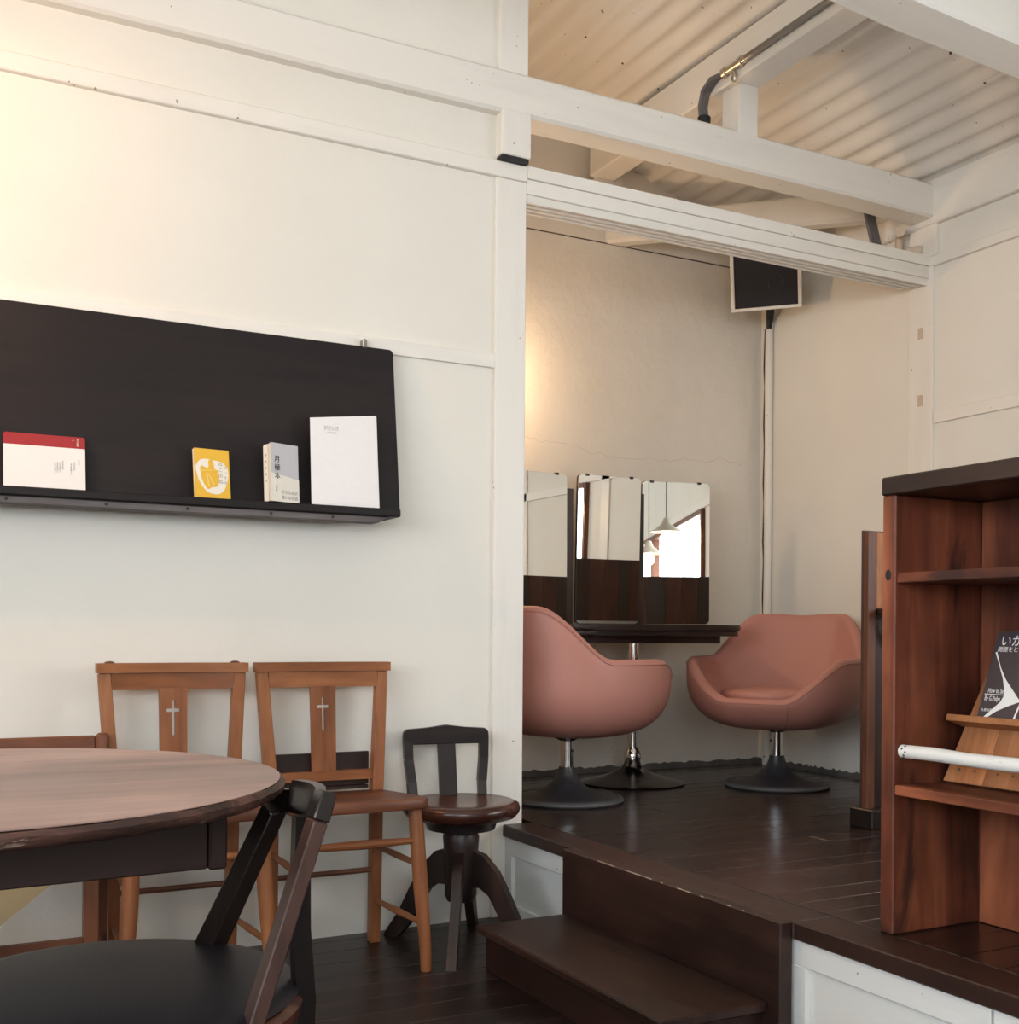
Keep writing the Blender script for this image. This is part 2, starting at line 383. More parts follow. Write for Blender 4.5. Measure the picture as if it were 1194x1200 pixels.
def white_panel(y0, y1):
    p = B(); box(p, 1.706, 1.716, y0, y1, 0.0, 0.262); P = obj('face_panel', p, M['panel'], rf)
    q = B()
    for a in ((y0, y1, 0.205, 0.262), (y0, y1, 0.0, 0.05), (y0, y0+0.045, 0.05, 0.205), (y1-0.045, y1, 0.05, 0.205)):
        box(q, 1.694, 1.707, a[0], a[1], a[2], a[3], 0.0015)
    L = Vector((0, 0, 0)); obj('panel_frame', q, M['panel'], P)
white_panel(2.82, 3.26); white_panel(1.388, 1.905); white_panel(0.86, 1.382); white_panel(0.33, 0.854)
# step
st = thing('wooden_step', 'low dark brown wooden step in front of the raised floor', 'step', (1.52, 2.37, 0))
bm = B(); box(bm, 1.362, 1.647, 1.925, 2.79, 0.098, 0.1205, 0.004); obj('tread', bm, M['deck_y'], st)
bm = B(); box(bm, 1.385, 1.400, 1.94, 2.775, 0.0, 0.098, 0.002); obj('front_board', bm, M['deck_y'], st)
for y0 in (1.945, 2.755):
    bm = B(); box(bm, 1.40, 1.69, y0, y0+0.018, 0.0, 0.098, 0.001); obj('side_board', bm, M['deck_y'], st)

# ------------------------------------------------------------------ setting: walls
def roofz(x): return 2.745 + 0.36*(3.6 - x) if x > 0.7 else 2.745 + 0.36*(x + 2.2)
bm = B()
prism(bm, [(XL, 0), (1.70, 0), (1.70, roofz(1.70)+0.02), (0.7, roofz(0.7)+0.02), (XL, roofz(XL)+0.02)], YA, YA+0.11)
wb = struct('wall_back', bm, M['plaster'], smooth=0)
def slab_with_hole(name, axis, pos, thick, u0, u1, z1, hole, mat):
    h = hole; bm = B(); rects = [(u0, h[0], 0, z1), (h[1], u1, 0, z1), (h[0], h[1], 0, h[2]), (h[0], h[1], h[3], z1)]
    for a, b, c, d in rects:
        if axis == 'x': box(bm, pos, pos+thick, a, b, c, d)
        else: box(bm, a, b, pos, pos+thick, c, d)
    return struct(name, bm, mat, smooth=0)
slab_with_hole('wall_right', 'x', XR+0.008, 0.12, YF, YB+0.1, 2.80, WIN['right'], M['plaster'])
slab_with_hole('wall_left', 'x', XL-0.12, 0.12, YF, YA+0.1, 2.80, WIN['left'], M['plaster'])
slab_with_hole('wall_front', 'y', YF-0.12, 0.12, XL, XR, 2.745, WIN['front'], M['plaster'])
bm = B(); prism(bm, [(XL, 2.745), (XR, 2.745), (0.7, 3.81)], YF-0.12, YF); struct('wall_front_gable', bm, M['plaster'], smooth=0)
bm = B(); prism(bm, [(1.0, 0.28), (XR+0.01, 0.28), (XR+0.01, roofz(XR)+0.02), (1.0, roofz(1.0)+0.02)], YB, YB+0.1); wa = struct('wall_alcove', bm, M['plaster_rough'], smooth=0)
bm = B(); prism(bm, [(3.385, 0.28), (YB, 0.28), (YB, 3.72), (3.385, 3.72)], 0.9, 1.0, 'x'); struct('wall_alcove_left', bm, M['plaster_rough'], smooth=0)
# windows: dark wooden frames
def window(n, axis, pos, h, bars):
    r = sroot('window_%d' % n, (pos if axis == 'x' else (h[0]+h[1])/2, (h[0]+h[1])/2 if axis == 'x' else pos, h[2]))
    def fr(a, b, c, d, nm):
        bm = B()
        if axis == 'x': box(bm, pos-0.02, pos+0.05, a, b, c, d, 0.003)
        else: box(bm, a, b, pos-0.02, pos+0.05, c, d, 0.003)
        obj(nm, bm, M['brown_z'] if nm != 'sill' else M['brown_x'], r)
    t = 0.035
    fr(h[0]-t, h[0], h[2]-t, h[3]+t, 'window_jamb'); fr(h[1], h[1]+t, h[2]-t, h[3]+t, 'window_jamb')
    fr(h[0], h[1], h[3], h[3]+t, 'window_head'); fr(h[0], h[1], h[2]-t, h[2], 'window_sill')
    for i in range(1, bars):
        u = h[0] + (h[1]-h[0])*i/bars; fr(u-0.014, u+0.014, h[2], h[3], 'glazing_bar')
window(1, 'x', XR, WIN['right'], 2); window(2, 'x', XL-0.03, WIN['left'], 3); window(3, 'y', YF-0.03, WIN['front'], 3)

# ------------------------------------------------------------------ setting: posts, rails, beams
def trim(n, boxes, mat, label=None, name=None):
    bm = B()
    for b in boxes: box(bm, *b)
    return struct(name or 'trim_%d' % n, bm, mat, label)
trim(1, [(1.647, 1.757, 3.262, 3.39, 0.0, 2.387, 0.003)], M['white_z'], 'white corner post at the opening to the alcove')
trim(2, [(1.649, 1.756, 3.232, 3.36, 2.452, 2.598, 0.003)], M['white_z'], 'short white post block between the beam and the rail')
bm = B(); box(bm, 1.653, 1.750, 3.237, 3.33, 2.437, 2.452); obj('gap', bm, M['black'], bpy.data.objects['trim_2'])
trim(3, [(1.651, 1.757, 3.256, 3.36, 2.72, 3.43, 0.003)], M['white_z'], 'white post rising above the tie beam')
trim(4, [(XL, 1.757, 3.255, 3.30, 2.387, 2.437, 0.003)], M['white_x'], 'upper white rail on the plaster wall')
trim(5, [(XL, 1.647, 3.263, 3.30, 1.771, 1.816, 0.002)], M['white_x'], 'lower white rail above the dark shelf')
bm = B(); box(bm, 0.6, 1.651, 3.271, 3.279, 2.718, 2.7255); obj('crack', bm, M['umber_x'], wb, label='dark gap between beam and plaster')
# lintel with sliding door tracks
ln = trim(6, [(1.757, 3.612, 3.256, 3.385, 2.400, 2.441, 0.002)], M['white_x'], 'white lintel over the alcove opening')
bm = B(); box(bm, 1.757, 3.612, 3.262, 3.375, 2.352, 2.3992, 0.002); obj('lower_lintel', bm, M['white_x'], ln)
for y0 in (3.272, 3.300, 3.328, 3.356):
    bm = B(); box(bm, 1.757, 3.600 - (y0-3.27)*0.6, y0, y0+0.012, 2.326, 2.3525, 0.001); obj('door_track', bm, M['white_x'], ln)
# tie beams: slightly irregular timber
def timber(name, pts, wy, hz, label, yoff=None, mat=None):
    """beam along X through (x, y, z) centre points"""
    bm = B(); rings = []
    for i, (x, y, z, s) in enumerate(pts):
        hy, hh = wy/2*s, hz/2*s; c = min(hy, hh)*0.16
        prof = [(-hy, -hh+c), (-hy+c, -hh), (hy-c, -hh), (hy, -hh+c), (hy, hh-c), (hy-c, hh), (-hy+c, hh), (-hy, hh-c)]
        rings.append([bm.verts.new((x, y+a, z+b)) for a, b in prof])
    for A, C in zip(rings, rings[1:]):
        for j in range(8): bm.faces.new((A[j], A[(j+1) % 8], C[(j+1) % 8], C[j]))
    bm.faces.new(rings[0][::-1]); bm.faces.new(rings[-1])
    return struct(name, bm, mat or M['white_x'], label, smooth=30)
def xs(a, b, n): return [a+(b-a)*i/n for i in range(n+1)]
random.seed(3)
timber('tie_beam', [(x, 3.293+random.uniform(-.003, .003), 2.654 + random.uniform(-.002, .002) + 0.008*math.sin(max(0, min(1, (x-1.7)/1.9))*PI), 1+random.uniform(-.012, .012)) for x in xs(XL, 3.622, 14)], 0.118, 0.136, 'long white tie beam crossing above the lintel')
timber('tie_beam', [(x, 2.30+random.uniform(-.004, .004), 2.789 - 0.05*(x-1.6) + random.uniform(-.004, .004), 1+random.uniform(-.03, .03)) for x in xs(XL, 3.60, 20)], 0.15, 0.19, 'thick white tie beam in the top right corner')
bm = B(); box(bm, 2.580, 2.700, YF, 4.22, 2.900, 3.055, 0.006); pu = struct('purlin', bm, M['white_y'], 'white purlin carried by a short post on the tie beam')
trim(7, [(2.606, 2.692, 3.236, 3.335, 2.718, 2.902, 0.003)], M['white_z'], 'short white post between tie beam and purlin')
trim(8, [(2.605, 2.695, 4.20, 4.30, 2.80, 2.902, 0.002), (2.697, 2.755, 4.22, 4.30, 2.80, 2.930, 0.002)], M['white_z'], 'stub post against the alcove wall')
# corner brace
bm = B(); bar(bm, (2.700, 4.36, 2.722), (3.62, 3.44, 2.712), 0.075, 0.125, bev=0.012); struct('corner_brace', bm, M['white_x'], 'white diagonal brace across the alcove corner')
# wall right trims
trim(9, [(3.594, 3.615, 3.245, 3.367, ZP, 2.60, 0.002)], M['white_z'], 'white door post where the lintel meets the right wall')
for z in (2.118, 1.846):
    bm = B(); box(bm, 3.5925, 3.596, 3.292, 3.318, z, z+0.045); obj('filled_mortise', bm, M['pipe'], bpy.data.objects['trim_9'])
trim(10, [(3.597, 3.615, 0.0, 3.243, 1.768, 1.818, 0.002)], M['white_y'], 'thin white rail on the right wall above the bookcase')
trim(11, [(3.590, 3.615, YF, 3.27, 2.397, 2.436, 0.002)], M['white_y'], 'white rail under the wall plate')
trim(12, [(3.582, 3.63, YF, 3.60, 2.562, 2.742, 0.005)], M['white_y'], 'white wall plate under the sheet roof')
trim(13, [(3.586, 3.615, 3.222, 3.33, 2.436, 2.562, 0.002)], M['white_z'], 'short stud below the wall plate')
trim(14, [(3.585, 3.612, 3.37, YB, 2.60, 2.76, 0.002)], M['white_y'], 'board along the top of the alcove side wall')
bm = B(); box(bm, 1.0, 3.60, 4.2985, 4.302, 2.657, 2.661); obj('crack', bm, M['umber_x'], wa)
bm = B(); box(bm, 1.0, 3.60, 4.294, 4.302, 2.662, 3.0); obj('upper_board', bm, M['plaster_rough'], wa)
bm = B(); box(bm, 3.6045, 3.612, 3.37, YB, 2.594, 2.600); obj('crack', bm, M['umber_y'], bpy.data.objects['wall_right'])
random.seed(8); bm = B(); zc = 1.76; pts = []
for i in range(60):
    zc += random.uniform(-.012, .0118); pts.append((2.3+1.2*i/59, 4.3003, zc))
tube(bm, pts, 0.0008, 5); obj('crack', bm, M['pipe'], wa, label='hairline crack in the plaster above the mirrors')
trim(16, [(3.597, 3.615, 1.98, 2.09, ZP, 2.40, 0.002)], M['white_z'], 'white post on the right wall, seen in the mirrors')
def skirting(name, a, b, label):
    random.seed(11); bm = B(); A = Vector(a); C = Vector(b); n = 110; d = (C-A).normalized(); nrm = Vector((d.y, -d.x, 0)); 
    if nrm.dot(Vector((2, 2, 0)) - A) < 0: nrm = -nrm
    r = []
    for i in range(n+1):
        p = A + (C-A)*i/n; h = 0.024 + random.uniform(-.005, .006); t = 0.010+random.uniform(-.003, .003)
        r.append([bm.verts.new(p), bm.verts.new(p+nrm*(t+0.012)), bm.verts.new(p+nrm*t+Vector((0, 0, h*0.8))), bm.verts.new(p+Vector((0, 0, h)))])
    for P, Q in zip(r, r[1:]):
        for j in range(4): bm.faces.new((P[j], P[(j+1) % 4], Q[(j+1) % 4], Q[j]))
    bm.faces.new(r[0]); bm.faces.new(r[-1][::-1])
    return struct(name, bm, M['grime'], label)
skirting('baseboard_alcove', (1.0, 4.30, ZP), (3.60, 4.30, ZP), 'rough dark strip along the foot of the alcove wall')
skirting('baseboard_right', (3.605, 4.30, ZP), (3.605, 2.9, ZP), 'rough dark strip along the foot of the right wall')
# corner batten
bm = B(); tube(bm, [(3.590, 4.222, z) for z in xs(ZP, 2.40, 14)], [0.019+0.001*math.sin(i*1.7) for i in range(15)], 12)
cb = struct('trim_17', bm, M['white_z'], 'rounded white batten in the alcove corner')
bm = B(); tube(bm, [(3.590+0.003*math.sin(i*2.1), 4.254, z) for i, z in enumerate(xs(0.9, 2.38, 16))], 0.0035, 6); obj('crack', bm, M['umber_z'], cb)

# ------------------------------------------------------------------ setting: corrugated sheet ceiling
ce = sroot('ceiling', (0.7, 0, 3.7), 'painted corrugated sheet roof seen from inside')
def sheet(x0, x1, y0, y1, dz):
    bm = B(); pitch = 0.085; n = max(2, int((x1-x0)/pitch*10)); A = []; C = []
    for i in range(n+1):
        x = x0+(x1-x0)*i/n; z = roofz(x) + dz + 0.0075*math.cos(2*PI*(x-0.7)/pitch)
        A.append([bm.verts.new((x, y, z)) for y in (y0, y1)]); C.append([bm.verts.new((x, y, z+0.0015)) for y in (y0, y1)])
    for i in range(n):
        bm.faces.new((A[i][0], A[i+1][0], A[i+1][1], A[i][1])); bm.faces.new((C[i][0], C[i][1], C[i+1][1], C[i+1][0]))
        for k in (0, 1): bm.faces.new((A[i][k], A[i+1][k], C[i+1][k], C[i][k]))
    for q in (0, n): bm.faces.new((A[q][0], A[q][1], C[q][1], C[q][0]))
    return obj('roof_sheet', bm, M['sheet'], ce, smooth=50)
edges = [3.66, 3.315, 2.635, 1.955, 1.275, 0.70]
for i in range(5):
    for j, (y0, y1) in enumerate(((YF-0.1, -0.2), (-0.25, 2.05), (2.0, YB+0.1))):
        sh = sheet(edges[i+1]-0.03 if i < 4 else 0.7, edges[i], y0, y1, 0.004*(i % 2) + 0.002*(j % 2))
        if j == 2:
            x0 = edges[i+1]+0.02
            while x0 < edges[i]-0.05:
                for yy in (2.75, 3.75):
                    xx = 0.7 + 0.085*round((x0-0.7)/0.085 - 0.5) + 0.0425
                    bm = B(); lathe(bm, [(0.0, -0.004), (0.004, -0.003), (0.005, 0.0), (0.005, 0.004)], (xx, yy, roofz(xx)-0.0062), 10); obj('nail', bm, M['nail'], sh)
                x0 += 0.255
for k in range(4):
    x0 = -2.3 + k*0.75; 
    for y0, y1 in ((YF-0.1, 0.9), (0.88, YA+0.1)): sheet(x0, min(x0+0.78, 0.7), y0, y1, 0.003*(k % 2))

# ------------------------------------------------------------------ pipes and cables under the roof
cdt = thing('conduit', 'thin metal conduit along the purlin with grey cables hanging from its end', 'pipe', (2.575, 3.33, 2.93))
bm = B(); tube(bm, [(2.566, 1.2, 2.940), (2.566, 3.15, 2.940)], 0.012, 12); obj('steel_pipe', bm, M['steel'], cdt)
bm = B(); tube(bm, [(2.566, 3.15, 2.940), (2.566, 3.28, 2.940)], 0.0135, 14)
for y0 in (3.17, 3.26): tube(bm, [(2.566, y0, 2.940), (2.566, y0+0.016, 2.940)], 0.018, 14)
obj('pipe_end', bm, M['brass'], cdt, label='brass coloured pipe end')
bm = B(); bmesh.ops.create_icosphere(bm, subdivisions=2, radius=0.016, matrix=Matrix.Translation((2.570, 3.22, 2.902)) @ Matrix.Diagonal((0.6, 0.8, 1.3, 1))); tube(bm, [(2.568, 3.22, 2.935), (2.570, 3.22, 2.905)], 0.006, 8)
obj('pipe_clip', bm, M['brass'], cdt)
for k in range(3):
    dx = (k-1)*0.012
    bm = B(); tube(bm, [(2.566+dx*0.4, 3.275, 2.940+dx*0.3), (2.562+dx, 3.33, 2.938), (2.557+dx, 3.37, 2.91), (2.553+dx, 3.38, 2.86), (2.560+dx, 3.38, 2.79), (2.563+dx, 3.38, 2.715)], 0.0085, 8); obj('cable', bm, M['cable'], cdt)
bm = B(); tube(bm, [(2.558, 3.38, 2.795), (2.560, 3.38, 2.82)], 0.024, 12); obj('cable_tie', bm, M['black'], cdt)
pv = thing('wall_pipes', 'dark cable bundle and beige pipe elbow beside the beam end', 'pipe', (3.54, 3.45, 2.445))
for k in range(4):
    bm = B(); tube(bm, [(3.50+k*0.014, 3.46, 2.40), (3.498+k*0.014, 3.465, 2.50), (3.47+k*0.014, 3.47, 2.60), (3.44+k*0.014, 3.47, 2.70)], 0.008, 8); obj('cable', bm, M['cable'], pv)
bm = B(); tube(bm, [(3.530, 3.36, 2.555), (3.560, 3.385, 2.555), (3.572, 3.40, 2.53), (3.572, 3.40, 2.42)], 0.016, 14); tube(bm, [(3.522, 3.352, 2.555), (3.536, 3.364, 2.555)], 0.021, 14); obj('elbow', bm, M['pipe'], pv)
bm = B(); tube(bm, [(3.555, 3.34, 2.472), (3.59, 3.30, 2.472)], 0.021, 14); obj('pipe_stub', bm, M['pipe'], pv)
lm = thing('spotlight', 'small dark round fitting above the corner brace', 'lamp', (3.30, 4.27, 2.90))
bm = B(); tube(bm, [(3.33, 4.30, 2.93), (3.32, 4.22, 2.925)], [0.02, 0.045], 16); obj('cup', bm, M['umber_x'], lm)
bm = B(); bmesh.ops.create_icosphere(bm, subdivisions=2, radius=0.028, matrix=Matrix.Translation((3.318, 4.205, 2.925))); obj('bulb', bm, M['black'], lm)

# ------------------------------------------------------------------ speaker
sp = thing('loudspeaker', 'white framed loudspeaker with black cloth front in the alcove corner', 'speaker', (3.372, 3.985, 2.375), -math.radians(47))
def tiltm(): return Matrix.Rotation(math.radians(16), 4, 'X')
T = tiltm()
bm = B(); prism(bm, [(-0.152, 0.01), (0.152, 0.01), (0.09, 0.175), (-0.09, 0.175)], 0.0, 0.32, 'z', 0.004); bmesh.ops.transform(bm, matrix=T, verts=bm.verts); obj('cabinet', bm, M['white_z'], sp, world=False)
bm = B()
for a in ((-0.155, 0.155, 0.0, 0.014), (-0.155, 0.155, 0.306, 0.32), (-0.155, -0.139, 0.014, 0.306), (0.139, 0.155, 0.014, 0.306)): box(bm, a[0], a[1], -0.014, 0.012, a[2], a[3], 0.002, T)
obj('front_frame', bm, M['white_x'], sp, world=False)
bm = B(); box(bm, -0.139, 0.139, -0.006, 0.008, 0.014, 0.306, 0.001, T); obj('grille_cloth', bm, M['blackcloth'], sp, world=False)
bm = B(); tube(bm, [(0.045+0.034*math.cos(a), -0.0065, 0.115+0.034*math.sin(a)) for a in xs(0, 2*PI*23/24, 23)], 0.0015, 6, closed=True)
bmesh.ops.transform(bm, matrix=T, verts=bm.verts); 
obj('driver_ring', bm, M['gunmetal'], sp, world=False)
scb = thing('speaker_cable', 'flat black cable running down from the speaker to the corner batten', 'cable', (3.56, 4.245, 2.36))
bm = B(); tube(bm, [(3.50, 4.12, 2.47), (3.55, 4.17, 2.44), (3.574, 4.20, 2.42), (3.580, 4.21, 2.395), (3.582, 4.214, 2.37)], [0.022, 0.020, 0.017, 0.014, 0.013], 8); obj('cord', bm, M['black'], scb)

# ------------------------------------------------------------------ wall shelf and what stands on it
ws = thing('wall_shelf', 'wide near-black wooden display board with a ledge on the white wall', 'shelf', (0.35, 3.22, 1.245))
XS0, XS1 = -0.75, 1.287
bm = B()
poly = rrect(XS0, XS1-0.004, 1.262, 1.777, 0.012, 3)
A = [bm.verts.new((x - (0.0 if x > 1 else 0)*(z-1.262)/0.515, 3.166 + (z-1.262)*0.135, z)) for x, z in poly]
C = [bm.verts.new((v.co.x, v.co.y+0.022, v.co.z)) for v in A]
bm.faces.new(A); bm.faces.new(C[::-1])
for i in range(len(A)): bm.faces.new((A[i], A[(i+1) % len(A)], C[(i+1) % len(A)], C[i]))
obj('display_board', bm, M['shelf_dark'], ws)
bm = B(); box(bm, XS0, XS1-0.022, 3.115, 3.262, 1.257, 1.280, 0.003); obj('ledge', bm, M['shelf_dark'], ws)
bm = B(); prism(bm, [(XS0, 1.238), (1.20, 1.238), (1.235, 1.2565), (XS0, 1.2565)], 3.130, 3.19, 'y', 0.002)
lb = obj('ledge_batten', bm, M['shelf_grey'], ws)
for x in (0.06, 0.20, 0.44, 0.65, 0.88, 1.06):
    bm = B(); bmesh.ops.create_cone(bm, cap_ends=True, segments=10, radius1=0.004, radius2=0.004, depth=0.002, matrix=Matrix.Translation((x, 3.1295, 1.248)) @ Matrix.Rotation(PI/2, 4, 'X')); obj('screw', bm, M['black'], lb)
bm = B(); box(bm, 1.186, 1.20, 3.232, 3.262, 1.772, 1.800, 0.003); obj('hanger_plate', bm, M['steel'], ws, label='small metal hanger above the board')
ZL = 1.2805
def ybd(z): return 3.166 + (z-1.262)*0.135
def lean(name, label, cat, x, w, h, th, rz=0.0, gap=0.03, group=None):
    """a flat thing standing on the ledge and leaning back against the board; local x width, z height, front face at y=0"""
    o = thing(name, label, cat, (x, 3.166-gap-th*0.5, ZL), rz, group)
    ang = math.atan2(gap - th*0.2, h); o.rotation_euler = (-ang*0.8, 0, rz)
    return o
# red and cream booklet
o = lean('booklet', 'cream booklet with a crimson band across its top on the shelf', 'booklet', 0.292, 0.196, 0.14, 0.004)
bm = B(); box(bm, -0.098, 0.098, 0.0, 0.004, 0, 0.112, 0.0005); obj('cover', bm, M['paper'], o, world=False)
bm = B(); prism(bm, [(-0.098, 0.1125), (0.098, 0.1125), (0.098, 0.139), (0.094, 0.143), (-0.094, 0.143), (-0.098, 0.139)], 0.001, 0.004); obj('band', bm, M['red'], o, world=False, label='crimson top band')
text('title_print', '本\nの\n記\n録', 0.006, M['cream'], o, face_y(0.080, 0.0005, 0.128), line=0.9)
text('title_print', '二', 0.006, M['cream'], o, face_y(0.069, 0.0005, 0.135))
for x, n, z in ((0.082, 4, 0.072), (0.071, 6, 0.065), (0.063, 8, 0.06), (0.043, 6, 0.066), (0.036, 7, 0.062), (0.030, 7, 0.062), (0.024, 8, 0.06)):
    text('small_print', '\n'.join('あの本を読む人へ'[:n]), 0.0042, M['greytext'], o, face_y(x, -0.0003, z-0.004*n/2+0.01), line=0.95)
# yellow book
o = lean('paperback', 'small yellow paperback with a white fish-bowl shape on its cover', 'book', 0.7195, 0.1, 0.14, 0.012, rz=0.10)
bm = B(); box(bm, -0.049, 0.049, 0.0, 0.001, 0, 0.139); obj('front_cover', bm, M['yellow'], o, world=False)
bm = B(); box(bm, -0.048, 0.048, 0.0012, 0.0125, 0.001, 0.138); obj('page_block', bm, M['paperwhite'], o, world=False)
bm = B(); box(bm, -0.049, 0.049, 0.0127, 0.0137, 0, 0.139); obj('back_cover', bm, M['yellow'], o, world=False)
def blob(pts, n=5):
    out = []; k = len(pts)
    for i in range(k):
        p0, p1, p2, p3 = pts[i-1], pts[i], pts[(i+1) % k], pts[(i+2) % k]
        for j in range(n):
            t = j/n; out.append(tuple(0.5*((2*p1[a]) + (-p0[a]+p2[a])*t + (2*p0[a]-5*p1[a]+4*p2[a]-p3[a])*t*t + (-p0[a]+3*p1[a]-3*p2[a]+p3[a])*t**3) for a in (0, 1)))
    return out
def yb(u, v): return ((u-460)/630*0.098, 0.139*(1-(v-150)/890))
bm = B(); prism(bm, blob([yb(*p) for p in [(235, 370), (330, 335), (500, 350), (640, 380), (720, 460), (750, 560), (735, 700), (690, 830), (640, 910), (540, 965), (380, 940), (290, 860), (220, 740), (180, 600), (165, 480)]]), -0.0004, 0.0); obj('bowl_print', bm, M['cream'], o, world=False)
bm = B(); prism(bm, blob([yb(*p) for p in [(255, 470), (385, 500), (400, 360), (480, 360), (500, 500), (560, 540), (580, 700), (540, 820), (450, 840), (370, 880), (300, 780), (255, 640)]]), -0.0008, -0.0004); obj('jar_print', bm, M['yellow'], o, world=False)
bm = B()
for pts in ([(335, 600), (370, 590), (410, 850), (380, 830)], [(370, 590), (400, 600), (495, 780), (470, 800)], [(250, 545), (540, 520), (545, 532), (250, 560)]):
    prism(bm, [yb(*p) for p in pts], -0.0011, -0.0008)
obj('line_print', bm, M['yellowpale'], o, world=False)
def chars(par, s, x, ztop, step, size, mat, y=-0.0009):
    for i, c in enumerate(s):
        if c.strip(): text('title_print', c, size, mat, par, face_y(x, y, ztop-step*i))
chars(o, 'ねこのね', yb(610, 0)[0], 0.139*(1-(420-150)/890), 0.0165, 0.013, M['greytext'])
chars(o, 'だいすき', yb(695, 0)[0], 0.139*(1-(480-150)/890), 0.014, 0.010, M['greytext'])
# paperback with a wrap band
o = lean('paperback', 'thick grey paperback with a cream paper band and black vertical title', 'book', 0.918, 0.1, 0.15, 0.036, rz=0.38, gap=0.004)
o.location.y = 3.118; o.rotation_euler = (-0.05, 0, 0.38)
W2 = 0.048
bm = B(); box(bm, -W2, W2, 0.0, 0.0012, 0, 0.164, 0.0003); obj('front_cover', bm, M['greycover'], o, world=False)
bm = B()
for k in range(5): box(bm, -W2+0.001+0.0007*(k % 2), W2-0.002, 0.0014+0.007*k, 0.0078+0.007*k, 0.001, 0.1625-0.0012*k, 0.0008)
obj('page_block', bm, M['pages'], o, world=False)
bm = B(); box(bm, -W2-0.001, -W2+0.0008, 0.012, 0.030, 0, 0.160, 0.0004); obj('spine', bm, M['cream'], o, world=False)
bm = B(); prism(bm, [(-W2-0.0005, 0.0), (W2+0.0005, 0.0), (W2+0.0005, 0.066), (-W2-0.0005, 0.080)], -0.0008, 0.0); obj('paper_band', bm, M['cream'], o, world=False, label='cream wrap band')
chars(o, '月極本', -0.027, 0.118, 0.0235, 0.0205, M['blacktext'], -0.0012)
chars(o, '3特集', -0.031, 0.044, 0.006, 0.006, M['greytext'], -0.0012)
text('band_print', '好きなお店', 0.0115, M['greytext'], o, face_y(0.014, -0.0012, 0.027)); text('band_print', '買いなお店', 0.0115, M['greytext'], o, face_y(0.014, -0.0012, 0.012))
for k in range(5): 
    bm = B(); box(bm, -W2-0.0014, -W2-0.001, 0.019, 0.022, 0.055+0.018*k, 0.061+0.018*k); obj('spine_print', bm, M['greytext'], o, world=False)
# white pad
o = lean('paper_pad', 'large plain white booklet at the right end of the shelf', 'booklet', 1.099, 0.2, 0.27, 0.004, rz=0.03, gap=0.034)
bm = B(); prism(bm, [(-0.103, 0.002), (0.103, 0.012), (0.104, 0.278), (-0.101, 0.252)], 0.0, 0.0006); obj('front_leaf', bm, M['paperwhite'], o, world=False)
bm = B(); prism(bm, [(-0.100, 0.0), (0.106, 0.0), (0.105, 0.274), (-0.100, 0.250)], 0.0012, 0.004); obj('back_leaves', bm, M['paperwhite'], o, world=False)
text('title_print', 'あたらしい本\nのつくりかた', 0.0075, M['greytext'], o, face_y(-0.037, -0.0004, 0.226) @ Matrix.Rotation(0.02, 4, 'Z'), line=0.9)
text('title_print', '小さな本の話', 0.005, M['greytext'], o, face_y(-0.037, -0.0004, 0.213))

